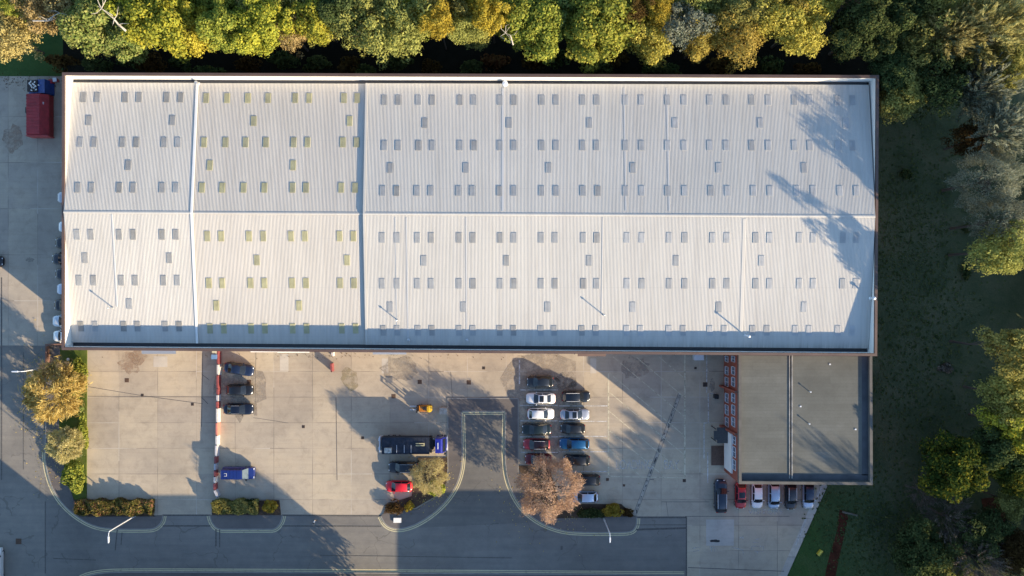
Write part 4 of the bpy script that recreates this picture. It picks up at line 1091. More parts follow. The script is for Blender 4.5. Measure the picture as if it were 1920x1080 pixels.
fallen('fallen_leaves', [(1720, 350, 120, 200, .3), (1740, 650, 120, 240, .35), (1680, 960, 130, 160, .35)], 700, .07, 'brown', .03, 3)
fallen('tall_grass', [(1700, 420, 110, 240, .35), (1730, 700, 130, 260, .35), (1640, 990, 110, 120, .3)], 5000, .14, 'dark', .08, 4)

# dead white limbs over the north belt
def limb(name, pts, r0, label, twigs=7):
    w = [P(x, y, z) for x, y, z in pts]; n = len(w); bm = bmesh.new()
    tube(bm, w, [r0*(1-.8*i/(n-1)) for i in range(n)], 6)
    rr = random.Random(len(label))
    for k in range(twigs):
        i = rr.randrange(1, n); d = Vector((rr.uniform(-1, 1), rr.uniform(-1, 1), rr.uniform(0, .6))).normalized()
        tube(bm, [w[i], w[i]+d*rr.uniform(.6, 1.2), w[i]+d*1.6+Vector((rr.uniform(-.5, .5), rr.uniform(-.5, .5), .2))], [r0*.4, r0*.28, r0*.1], 4)
    o = obj(name, bm, M['palebark']); return tag(o, label, 'branch', 'dead branches in the north belt')
limb('dead_branch', [(236, 58, 13.2), (222, 46, 14.0), (214, 36, 14.4), (210, 28, 14.6), (190, 16, 14.6)], .17, 'bare white limb lying across the grey green tree', 10)
limb('dead_branch', [(62, 39, 12.0), (90, 39, 12.5), (100, 30, 12.8), (112, 24, 13), (126, 28, 13.2)], .12, 'thin white dead branch over the dark gap at the top left', 6)
limb('dead_branch', [(962, 84, 11.0), (957, 66, 12.0), (948, 62, 12.2), (938, 68, 12.0)], .11, 'hooked white dead branch above the middle of the roof', 6)

# ------------------------------------------------------------------ cars
PAINT = {}
def paint(col, metal=0.25, rough=0.32):
    k = (col, metal)
    if k not in PAINT: PAINT[k] = simple('car_paint_%d' % len(PAINT), col, rough, metal, coat=0.6)
    return PAINT[k]
BLACK, NAVY, WHITE, SILVER, GREY, RED, BLUE, GREEN, CRED, ICE = (.010, .011, .014), (.010, .020, .055), (.74, .74, .73), (.42, .44, .48), (.06, .065, .075), (.40, .015, .02), (.008, .085, .21), (.012, .022, .022), (.62, .012, .022), (.50, .56, .66)

# type: length, width, height, windscreen base, roof front, roof rear, rear glass base (fractions of length from the nose), bonnet z, belt z, tail z
TYPES = {'saloon': (4.55, 1.80, 1.44, .27, .42, .70, .86, .78, .92, .95), 'hatch': (4.15, 1.77, 1.48, .25, .40, .82, .95, .80, .94, .93),
         'suv': (4.40, 1.84, 1.66, .25, .38, .86, .96, .95, 1.05, 1.02), 'estate': (4.65, 1.80, 1.47, .26, .40, .85, .965, .78, .93, .93),
         'coupe': (4.30, 1.78, 1.38, .29, .44, .66, .88, .74, .88, .93), 'mpv': (4.45, 1.98, 1.66, .18, .33, .88, .97, .92, 1.0, 1.0)}

def car_meshes(T):
    L, Wd, H, f1, f2, f3, f4, zb, zbelt, zt = TYPES[T]
    nx = 22; out = {}
    X = lambda f: L/2 - f*L
    def hw(f):
        t = abs(2*f-1); return Wd/2*(1-.05*t**2-.30*t**9)
    def ztop(f):
        if f < f1:
            u = f/f1; return zb*(.76+.24*min(1, u*2.2)**.6) + (zbelt-zb)*u**1.5
        if f > f4:
            u = (f-f4)/(1-f4+1e-6); return zt*(1-.10*u**2)
        return zbelt + (zt-zbelt)*(f-f1)/(f4-f1)
    bm = bmesh.new(); prev = None
    fr = [0, .012, .035, .07] + [.07+.86*i/(nx-1) for i in range(1, nx-1)] + [.93, .965, .988, 1]
    for f in fr:
        e = min(f, 1-f); k = 1 if e > .07 else (1-(1-e/.07)**2.2)*.5+.5
        w = hw(f)*(.72+.28*k); x = X(f); zt_ = ztop(f)*(.86+.14*k) if f < .5 else ztop(f)*(.92+.08*k); zl = .22+.10*(1-k)
        prof = [(-w*.90, zl), (-w, zl+.18), (-w, zt_*.66), (-w*.965, zt_*.88), (-w*.86, zt_*.985), (-w*.5, zt_+.025), (0, zt_+.035)]
        prof += [(-y, z) for y, z in prof[-2::-1]]
        cur = [bm.verts.new((x, y, z)) for y, z in prof]
        if prev:
            for a in range(len(cur)-1): bm.faces.new((prev[a], prev[a+1], cur[a+1], cur[a]))
        else: bm.faces.new(cur)
        prev = cur
    bm.faces.new(prev[::-1])
    box(bm, -L*.40, L*.40, -Wd*.42, Wd*.42, .16, .24)
    bmesh.ops.recalc_face_normals(bm, faces=bm.faces)
    me = bpy.data.meshes.new('body'); bm.to_mesh(me); bm.free(); me.polygons.foreach_set('use_smooth', [True]*len(me.polygons)); out['body'] = me
    # greenhouse corner points
    wb, wt = Wd/2*.90, Wd/2*.68
    def ring(f, w, z, c): return [Vector((X(f), -w, z)), Vector((X(f), -w*.5, z+c)), Vector((X(f), 0, z+c*1.3)), Vector((X(f), w*.5, z+c)), Vector((X(f), w, z))]
    A = ring(f1, wb*.95, ztop(f1)+.0, .03); B = ring(f2, wt, H-.06, .035); C = ring(f3, wt*.98, H-.05, .035); D = ring(f4, wb*.90, ztop(f4)+.0, .03)
    A = [Vector((v.x+.10*(1-abs(v.y)/wb), v.y, v.z)) for v in A]
    def sheet_(r0, r1, lo=0.0, hi=1.0, side=0.0, dz=0.012):
        bm = bmesh.new(); a = [p.lerp(q, lo)+Vector((0, 0, dz)) for p, q in zip(r0, r1)]; b_ = [p.lerp(q, hi)+Vector((0, 0, dz)) for p, q in zip(r0, r1)]
        for r in (a, b_):
            for v in r: v.y *= (1-side)
        va = [bm.verts.new(v) for v in a]; vb = [bm.verts.new(v) for v in b_]
        for k in range(4): bm.faces.new((va[k], va[k+1], vb[k+1], vb[k]))
        bmesh.ops.recalc_face_normals(bm, faces=bm.faces)
        me = bpy.data.meshes.new('g'); bm.to_mesh(me); bm.free(); return me
    out['windscreen'] = sheet_(A, B, .02, .97, .045); out['rear_window'] = sheet_(D, C, .10, .93, .10)
    # painted shell: roof skin plus screen surrounds and pillars
    bm = bmesh.new()
    rings = [A, [p.lerp(q, .5) for p, q in zip(A, B)], B, [p.lerp(q, .5)+Vector((0, 0, .03)) for p, q in zip(B, C)], C, [p.lerp(q, .5) for p, q in zip(C, D)], D]
    vr = [[bm.verts.new(v) for v in r] for r in rings]
    for a, b_ in zip(vr, vr[1:]):
        for k in range(4): bm.faces.new((a[k], a[k+1], b_[k+1], b_[k]))
    # sides
    for k in (0, 4):
        base = [bm.verts.new((v.x, (wb if k else -wb), ztop(f1)*.97)) for v in (A[k], B[k], C[k], D[k])]
        base[0].co.x = A[k].x; base[3].co.x = D[k].x
        tops = [vr[0][k], vr[2][k], vr[4][k], vr[6][k]]
        for i in range(3): bm.faces.new((base[i], base[i+1], tops[i+1], tops[i]))
    bmesh.ops.recalc_face_normals(bm, faces=bm.faces)
    me = bpy.data.meshes.new('roof'); bm.to_mesh(me); bm.free(); me.polygons.foreach_set('use_smooth', [True]*len(me.polygons)); out['roof'] = me
    for k, nm in ((0, 'sideR'), (4, 'sideL')):
        s = 1 if k else -1; bm = bmesh.new(); zz = ztop(f1)*.97
        def sp(f, t):
            # point on the side plane
            top = B[k].lerp(C[k], (f-f2)/(f3-f2)) if f2 <= f <= f3 else (A[k].lerp(B[k], (f-f1)/(f2-f1)) if f < f2 else C[k].lerp(D[k], (f-f3)/(f4-f3)))
            bot = Vector((X(f), s*wb, zz+.03)); v = bot.lerp(top, t); return v+Vector((0, s*.012, .006))
        segs = [(f1+.05, (f2+f3)/2-.012), ((f2+f3)/2+.012, f4-.05)]
        for (g0, g1) in segs:
            n = 6; lo = [bm.verts.new(sp(g0+(g1-g0)*i/n, .06)) for i in range(n+1)]; hi = [bm.verts.new(sp(g0+(g1-g0)*i/n, .86)) for i in range(n+1)]
            for i in range(n): bm.faces.new((lo[i], lo[i+1], hi[i+1], hi[i]))
        bmesh.ops.recalc_face_normals(bm, faces=bm.faces)
        me = bpy.data.meshes.new(nm); bm.to_mesh(me); bm.free(); out[nm] = me
    # sunroof panel, roof rails
    bm = bmesh.new(); a = [p.lerp(q, .12)+Vector((0, 0, .055)) for p, q in zip(B, C)]; b_ = [p.lerp(q, .62)+Vector((0, 0, .055)) for p, q in zip(B, C)]
    va = [bm.verts.new((v.x, v.y*.78, v.z)) for v in a[0:5]]; vb = [bm.verts.new((v.x, v.y*.78, v.z)) for v in b_[0:5]]
    for k in range(4): bm.faces.new((va[k], va[k+1], vb[k+1], vb[k]))
    bmesh.ops.recalc_face_normals(bm, faces=bm.faces); me = bpy.data.meshes.new('sunroof'); bm.to_mesh(me); bm.free(); out['sunroof'] = me
    for k in (0, 4):
        bm = bmesh.new(); p = B[k].lerp(C[k], .02)+Vector((0, 0, .06)); q = B[k].lerp(C[k], .98)+Vector((0, 0, .06))
        tube(bm, [p, p.lerp(q, .5)+Vector((0, 0, .03)), q], [.030, .034, .030], 6); me = bpy.data.meshes.new('rail'); bm.to_mesh(me); bm.free(); out['rail%d' % k] = me
    for s in (-1, 1):
        bm = bmesh.new(); zc = ztop(.04)*.93
        pts = [(X(.012), s*hw(.02)*.50, zc-.06), (X(.02), s*hw(.02)*.80, zc-.04), (X(.085), s*hw(.06)*.965, zc+.015), (X(.08), s*hw(.06)*.80, zc+.045), (X(.035), s*hw(.02)*.58, zc+.02)]
        bm.faces.new([bm.verts.new(Vector(p)+Vector((.02, 0, .03))) for p in pts]); r = bmesh.ops.extrude_face_region(bm, geom=bm.faces[:])
        bmesh.ops.translate(bm, verts=[v for v in r['geom'] if isinstance(v, bmesh.types.BMVert)], vec=(-.06, 0, -.08)); bmesh.ops.recalc_face_normals(bm, faces=bm.faces)
        me = bpy.data.meshes.new('headlight'); bm.to_mesh(me); bm.free(); out['head%d' % s] = me
        bm = bmesh.new(); zc = ztop(.98)*.90; box(bm, X(1)-.005, X(.955), min(s*hw(.98)*.60, s*hw(.96)*.90), max(s*hw(.98)*.60, s*hw(.96)*.90), zc-.14, zc+.045)
        me = bpy.data.meshes.new('tail_light'); bm.to_mesh(me); bm.free(); out['tail%d' % s] = me
        bm = bmesh.new(); y0, y1 = sorted((s*wb, s*(Wd/2+.17))); box(bm, X(f1+.075)-.08, X(f1+.075)+.06, y0, y1, zbelt+.02, zbelt+.14)
        bmesh.ops.bevel(bm, geom=bm.edges[:], offset=.03, segments=2, affect='EDGES'); me = bpy.data.meshes.new('mirror'); bm.to_mesh(me); bm.free(); out['mir%d' % s] = me
    bm = bmesh.new(); tube(bm, [(0, -.10, 0), (0, .10, 0)], [.315, .315], 16); tube(bm, [(0, -.106, 0), (0, .106, 0)], [.20, .20], 12, 1)
    me = bpy.data.meshes.new('wheel'); bm.to_mesh(me); bm.free(); me.materials.append(M['dark']); me.materials.append(M['rim']); out['wheel'] = me
    out['dims'] = (L, Wd, X)
    return out
CM = {}
def car(px, py, deg, T, col, label, roofcol=None, rails=None, sunroof=False, metal=.25, group='cars parked in the yard', cat='car', name='parked_car', scale=1.0, mirrors=True):
    """deg: heading of the nose, 0 = towards the right of the photo, counter-clockwise"""
    if T not in CM: CM[T] = car_meshes(T)
    m = CM[T]; L, Wd, X = m['dims']; p = P(px, py, .75)
    root = empty(name, (p.x, p.y, 0.026), math.radians(deg), label, cat, group); root.scale = (scale,)*3
    pm = paint(col, metal)
    def part(nm, key, mat, loc=None):
        o = bpy.data.objects.new(nm, m[key]); COL.objects.link(o); o.parent = root
        if mat is not None:
            if not m[key].materials: m[key].materials.append(mat)
            o.material_slots[0].link = 'OBJECT'; o.material_slots[0].material = mat
        if loc: o.location = loc
        return o
    part('body', 'body', pm); part('roof', 'roof', paint(roofcol, metal) if roofcol else pm)
    part('windscreen', 'windscreen', M['glass']); part('rear_window', 'rear_window', M['glass']); part('side_window', 'sideL', M['glass']); part('side_window', 'sideR', M['glass'])
    if sunroof: part('sunroof', 'sunroof', M['glass'])
    if rails: part('roof_rail', 'rail0', M[rails]); part('roof_rail', 'rail4', M[rails])
    for s in (-1, 1):
        part('headlight', 'head%d' % s, M['head']); part('tail_light', 'tail%d' % s, M['tail'])
        if mirrors: part('mirror', 'mir%d' % s, pm)
        for f in (.19, .80): part('wheel', 'wheel', None, (X(f), s*(Wd/2-.12), .315))
    return root
G1, G2, G3, G4 = 'cars along the barrier', 'cars in the car park rows', 'cars in the visitor bays', 'cars along the west wall'
car(448, 692, -9, 'saloon', NAVY, 'dark blue saloon parked askew, nearest the warehouse beside the barrier', group=G1)
car(449, 731, 0, 'hatch', BLACK, 'black car in the middle of the three by the barrier', group=G1)
car(447, 767, 0, 'saloon', (.006, .010, .024), 'blue black saloon lowest of the three by the barrier', group=G1, rails='metal')
car(756, 876.5, 180, 'estate', (.010, .014, .022), 'dark estate car parked between the lorry and the red car', rails='metal')
car(748, 912, 180, 'hatch', CRED, 'bright red car half under the straw tree', metal=0.0)
car(1013, 716, 180, 'hatch', (.020, .026, .034), 'dark grey car at the top of the left car park row', group=G2)
car(1014, 747, 180, 'saloon', WHITE, 'white car with a black sunroof', sunroof=True, metal=0, group=G2)
car(1014, 776, 0, 'hatch', WHITE, 'white car with a plain roof, nose to the right', metal=0, group=G2)
car(1006, 805, 180, 'saloon', GREEN, 'very dark green saloon above the red striped car', group=G2)
car(1006, 833, 180, 'hatch', (.30, .022, .035), 'dull red car with a dark roof and pale rails', roofcol=(.03, .008, .01), rails='lampmetal', group=G2)
car(1009, 861, 180, 'hatch', (.10, .008, .012), 'maroon car whose lower side is hidden by the pink tree', group=G2)
car(1080, 743.5, 0, 'suv', (.008, .012, .018), 'black four by four with silver rails, top of the right row', rails='lampmetal', group=G2)
car(1078, 777, 0, 'saloon', SILVER, 'silver saloon with a dark sunroof', sunroof=True, group=G2, metal=.6)
car(1074, 803.5, 180, 'hatch', (.016, .018, .020), 'small black hatchback above the blue car', group=G2, scale=.92)
car(1077, 832, 180, 'estate', BLUE, 'bright blue car in the right row', group=G2, metal=.4)
car(1081, 863, 180, 'hatch', (.010, .010, .011), 'black car just below the blue one', group=G2)
car(1097, 900, 180, 'estate', (.007, .008, .010), 'black estate beside the edge of the pink tree', group=G2)
car(1096, 932, 180, 'hatch', ICE, 'pale blue silver car half hidden by the pink tree', group=G2, metal=.5)
car(1351.5, 930, 90, 'estate', (.012, .024, .045), 'dark blue estate reversed the other way, left of the visitor bays', rails='lampmetal', group=G3, scale=1.10)
car(1389, 929, -90, 'hatch', RED, 'red car in the visitor bays', sunroof=True, group=G3)
car(1420, 929, -90, 'hatch', WHITE, 'white car in the visitor bays', metal=0, group=G3, scale=.97)
car(1451.5, 929, -90, 'mpv', (.34, .42, .52), 'silver blue car in the visitor bays', group=G3, metal=.5, scale=.93)
car(1483, 930.5, -90, 'suv', (.022, .024, .030), 'dark grey car with pale rails in the visitor bays', rails='lampmetal', group=G3, scale=.95)
car(1516, 929, -90, 'suv', ICE, 'pale silver car with a dark blue roof, last in the visitor bays', roofcol=(.018, .030, .060), group=G3, metal=.4, scale=.93)
for k, (x, y, T, col, lb) in enumerate(((132, 370, 'hatch', SILVER, 'grey car showing a sliver, topmost against the west wall'), (134, 425, 'hatch', (.66, .68, .70), 'white car peeping out second from the top of the west wall'),
     (130, 455, 'saloon', (.012, .014, .018), 'black car peeping out below the white one at the west wall'), (124, 485, 'saloon', (.010, .012, .020), 'black car sticking out farthest from the west wall'),
     (128, 513.5, 'hatch', (.014, .016, .026), 'navy car above the silver one at the west wall'), (131, 542, 'hatch', (.50, .54, .62), 'silver car between two dark cars at the west wall'),
     (128, 572, 'suv', (.010, .010, .014), 'black car between the silver cars at the west wall'), (125, 602, 'saloon', (.50, .55, .60), 'pale grey saloon above the last white car'),
     (124, 630, 'hatch', WHITE, 'white car lowest along the west wall, beside the low wall'))):
    car(x, y, 180, T, col, lb, group=G4, metal=.2)
car(-20, 490, 0, 'hatch', (.015, .015, .018), 'black car at the left edge, only its nose in view', group=None)

# ------------------------------------------------------------------ vans, lorry and plant
def bevel_all(bm, off, seg=2):
    bmesh.ops.bevel(bm, geom=bm.edges[:], offset=off, segments=seg, affect='EDGES', clamp_overlap=True)
def loftbox(pts_by_x):
    """pts_by_x: list of (x, halfwidth, zbottom, ztop)"""
    bm = bmesh.new(); prev = None
    for x, w, z0, z1 in pts_by_x:
        r = min(.12, w*.2); cur = [bm.verts.new(v) for v in ((x, -w, z0), (x, -w, z1-r), (x, -w+r, z1), (x, 0, z1+.02), (x, w-r, z1), (x, w, z1-r), (x, w, z0))]
        if prev:
            for i in range(6): bm.faces.new((prev[i], prev[i+1], cur[i+1], cur[i]))
            bm.faces.new((prev[6], prev[0], cur[0], cur[6]))
        else: bm.faces.new(cur)
        prev = cur
    bm.faces.new(prev[::-1]); bmesh.ops.recalc_face_normals(bm, faces=bm.faces); return bm
def wheels(root, xs, y, r=.35, w=.24):
    for x in xs:
        for s in (-1, 1):
            bm = bmesh.new(); tube(bm, [(0, -w/2, 0), (0, w/2, 0)], [r, r], 16); tube(bm, [(0, -w/2-.006, 0), (0, w/2+.006, 0)], [r*.6, r*.6], 12, 1)
            obj('wheel', bm, [M['dark'], M['rim']], root, (x, s*y, r))
def van(px, py, deg, col, label, L=4.9, H=1.95, group=None):
    p = P(px, py, 1.2); root = empty('van', (p.x, p.y, .026), math.radians(deg), label, 'van', group)
    pm = paint(col, .2); w = .92; h = L/2
    obj('body', loftbox([(h, .72, .35, .80), (h-.08, .86, .28, .92), (h-.75, w, .25, 1.06), (h-1.0, w, .25, 1.12), (-h+.06, w, .25, 1.12), (-h, .86, .35, 1.05)]), pm, root)
    obj('roof', loftbox([(h-1.55, .70, 1.1, H-.05), (h-1.75, .76, 1.1, H), (-h+.12, .76, 1.1, H), (-h+.03, .74, 1.1, H-.06)]), pm, root)
    def quad(nm, pts): bm = bmesh.new(); bm.faces.new([bm.verts.new(v) for v in pts]); bmesh.ops.recalc_face_normals(bm, faces=bm.faces); return obj(nm, bm, M['glass'], root)
    bm = bmesh.new(); hexa(bm, [(h-1.60, -.70, 1.12), (h-.86, -.84, 1.1), (h-.86, .84, 1.1), (h-1.60, .70, 1.12)], [(h-1.58, -.66, H-.09), (h-1.52, -.66, H-.10), (h-1.52, .66, H-.10), (h-1.58, .66, H-.09)])
    obj('windscreen', bm, simple('van_screen', (.10, .13, .15), .08), root)
    for s in (-1, 1):
        bm = bmesh.new(); box(bm, -h+.4, h-1.9, min(s*.765, s*.785), max(s*.765, s*.785), 1.25, H-.2); obj('side_window', bm, M['glass'], root)
        bm = bmesh.new(); box(bm, h-.22, h-.02, min(s*.50, s*.78), max(s*.50, s*.78), .78, .93); obj('headlight', bm, M['head'], root)
        bm = bmesh.new(); box(bm, h-1.25, h-1.05, min(s*.9, s*1.12), max(s*.9, s*1.12), 1.12, 1.32); bevel_all(bm, .03); obj('mirror', bm, M['black'], root)
    bm = bmesh.new()
    for k in range(5): box(bm, -h+.5+k*.52, -h+.54+k*.52, -.6, .6, H+.0, H+.045)
    obj('roof_rib', bm, pm, root)
    bm = bmesh.new(); x0 = -h+.62; box(bm, x0, x0+.36, -.22, -.17, H+.02, H+.06); box(bm, x0, x0+.36, .17, .22, H+.02, H+.06); box(bm, x0+.361, x0+.41, -.22, .22, H+.02, H+.06); obj('roof_bracket', bm, M['white'], root)
    wheels(root, (h-.85, -h+.85), w-.13, .34); return root
van(446, 888, 0, (.012, .03, .17), 'royal blue van parked nose right near the barrier end')
p = van(-12, 1062, 90, WHITE, 'white van cut off by the left edge on the west road', 5.4, 2.2)

def lorry():
    p = P(775, 832, 1.2); root = empty('transporter_lorry', (p.x, p.y, .026), 0, 'long lorry with a blue cab and a dark deck, parked above the cars', 'lorry')
    h = 5.15; w = 1.22
    bm = bmesh.new(); box(bm, -h+.3, h-.4, -.45, .45, .55, .95); obj('chassis', bm, M['black'], root)
    steel = simple('bed_steel', (.018, .024, .040), .55, .3, var=.3, scale=2)
    bm = bmesh.new(); box(bm, -h+.5, h-2.2, -w, w, .98, 1.14); obj('lower_deck', bm, steel, root)
    Zd = 2.62
    bm = bmesh.new(); box(bm, -h+.5, h-2.5, -w, w, Zd-.16, Zd)
    for k in range(12): box(bm, -h+.6+k*.6, -h+.63+k*.6, -w+.1, w-.1, Zd+.001, Zd+.025)
    for s in (-1, 1): box(bm, -h+.5, h-2.5, min(s*(w+.003), s*(w+.06)), max(s*(w+.003), s*(w+.06)), Zd-.2, Zd+.12)
    obj('upper_deck', bm, steel, root)
    for s in (-1, 1):
        bm = bmesh.new(); box(bm, -h+.55, h-2.55, min(s*(w-.05), s*(w-.004)), max(s*(w-.05), s*(w-.004)), 1.145, Zd-.165); obj('side_panel', bm, steel, root)
    bm = bmesh.new()
    for k, x in enumerate((-2.35, -1.2, -.15)): box(bm, x-.05, x+.05, -w+.12, .1, Zd+.03, Zd+.09)
    obj('load_strap', bm, simple('strap_grey', (.30, .32, .36), .7), root)
    bm = bmesh.new(); box(bm, -4.2, -3.1, -w+.12, -w+.95, Zd+.03, Zd+.4); bevel_all(bm, .03)
    obj('tool_chest', bm, simple('chest_alloy', (.32, .34, .33), .5, .3, var=.45, scale=3), root)
    bm = bmesh.new()
    for yy in (.02, .34): box(bm, .55, 1.75, yy-.07, yy+.07, Zd+.03, Zd+.12)
    box(bm, 1.751, 1.9, -.05, .41, Zd+.03, Zd+.12); obj('wheel_ramp', bm, simple('ramp_yellow', (.42, .38, .22), .7), root)
    bm = bmesh.new(); hexa(bm, [(-h-.05, -w, .9), (-h+.45, -w, .9), (-h+.45, w, .9), (-h-.05, w, .9)], [(-h-.05, -w, 1.75), (-h+.12, -w, 1.75), (-h+.12, w, 1.75), (-h-.05, w, 1.75)])
    for k in range(2): box(bm, -h-.2, -h-.051, (-.9, .5)[k], (-.5, .9)[k], .9, 1.5)
    obj('tail_ramp', bm, M['lampmetal'], root)
    bm = bmesh.new(); box(bm, h-2.45, h-2.21, -w+.05, w-.05, 1.15, 2.3); box(bm, h-2.15, h-1.95, -.7, .7, 1.0, 2.1); obj('headboard', bm, M['black'], root)
    bm = loftbox([(h, .98, .55, 1.55), (h-.10, 1.12, .5, 1.75), (h-.55, 1.16, .5, 2.75), (h-.75, 1.14, .5, 2.85), (h-1.55, 1.14, .5, 2.85), (h-1.62, 1.10, .55, 2.8)]); obj('cab', bm, paint((.015, .02, .26), .1), root)
    bm = bmesh.new(); hexa(bm, [(h-.18, -1.0, 1.78), (h-.09, -1.0, 1.75), (h-.09, 1.0, 1.75), (h-.18, 1.0, 1.78)], [(h-.56, -.98, 2.66), (h-.48, -.98, 2.64), (h-.48, .98, 2.64), (h-.56, .98, 2.66)]); obj('windscreen', bm, M['glass'], root)
    bm = bmesh.new(); box(bm, h+.002, h+.14, -1.15, 1.15, .5, .85); bevel_all(bm, .04); obj('bumper', bm, M['lampmetal'], root)
    for s in (-1, 1):
        bm = bmesh.new(); box(bm, h-.30, h-.05, min(s*1.2, s*1.5), max(s*1.2, s*1.5), 1.7, 2.3); bevel_all(bm, .05); obj('mirror', bm, M['black'], root)
        bm = bmesh.new(); box(bm, h-.02, h+.05, min(s*.7, s*1.0), max(s*.7, s*1.0), .95, 1.15); obj('headlight', bm, M['head'], root)
        bm = bmesh.new(); tube(bm, [(h-1.9, s*.95, 1.3), (h-1.9, s*.95, 2.2)], [.09, .09], 8); obj('exhaust_stack', bm, M['rim'], root)
    bm = bmesh.new(); box(bm, h-1.25, h-1.12, -.5, .5, 2.872, 2.95); bevel_all(bm, .02); obj('beacon_bar', bm, M['lampmetal'], root)
    wheels(root, (h-1.05, -h+1.6, -h+2.6), w-.2, .48, .34)
lorry()

def forklift():
    p = P(794, 766, .8); root = empty('forklift', (p.x, p.y, .026), math.radians(180), 'orange forklift truck with its forks towards the left, above the lorry', 'forklift')
    org = simple('forklift_orange', (.55, .20, .012), .45, var=.1)
    bm = bmesh.new(); box(bm, -1.1, .75, -.5, .5, .25, .8); bevel_all(bm, .08); obj('body', bm, org, root)
    bm = loftbox([(-.55, .52, .25, 1.05), (-.9, .54, .25, 1.08), (-1.25, .46, .3, 1.0), (-1.36, .3, .4, .9)]); obj('counterweight', bm, simple('forklift_yellow', (.70, .42, .02), .45), root)
    bm = bmesh.new()
    for s in (-1, 1):
        tube(bm, [(.55, s*.46, .8), (.35, s*.44, 2.1)], [.04, .04], 6); tube(bm, [(-.75, s*.46, .9), (-.65, s*.44, 2.1)], [.04, .04], 6); tube(bm, [(.35, s*.44, 2.1), (-.65, s*.44, 2.1)], [.045, .045], 6)
    for k in range(6): tube(bm, [(.32-k*.19, -.44, 2.1), (.32-k*.19, .44, 2.1)], [.028, .028], 6)
    obj('overhead_guard', bm, M['black'], root)
    bm = bmesh.new()
    for s in (-1, 1): box(bm, .80, .98, s*.36-.06, s*.36+.06, .1, 2.2)
    for z in (.4, 1.2, 2.08): box(bm, .82, .95, -.299, .299, z, z+.1)
    box(bm, .99, 1.05, -.45, .45, .25, .75); obj('mast', bm, M['black'], root)
    for s in (-1, 1):
        bm = bmesh.new(); box(bm, 1.052, 2.2, s*.28-.06, s*.28+.06, .14, .19); obj('fork', bm, M['lampmetal'], root)
    bm = bmesh.new(); box(bm, -.45, .05, -.25, .25, .81, 1.0); box(bm, -.52, -.40, -.25, .25, 1.001, 1.4); bevel_all(bm, .04); obj('seat', bm, M['dark'], root)
    wheels(root, (.5, -.8), .45, .27, .2)
forklift()
def crate_stack():
    p = P(831.5, 770, .5); root = empty('pallet_box', (p.x, p.y, .026), 0, 'pale wooden pallet box against the pavement edge beside the forklift', 'pallet box')
    wood = simple('pale_wood', (.40, .37, .32), .85, var=.25, scale=3)
    bm = bmesh.new(); box(bm, -.55, .55, -.5, .5, .15, .85); bevel_all(bm, .015); obj('crate', bm, wood, root)
    bm = bmesh.new()
    for k in range(7): box(bm, -.58, .58, -.52+k*.15, -.52+k*.15+.12, .853, .88)
    obj('lid', bm, wood, root)
    bm = bmesh.new()
    for y in (-.45, 0, .45): box(bm, -.55, .55, y-.05, y+.05, 0, .148)
    obj('pallet', bm, wood, root)
crate_stack()

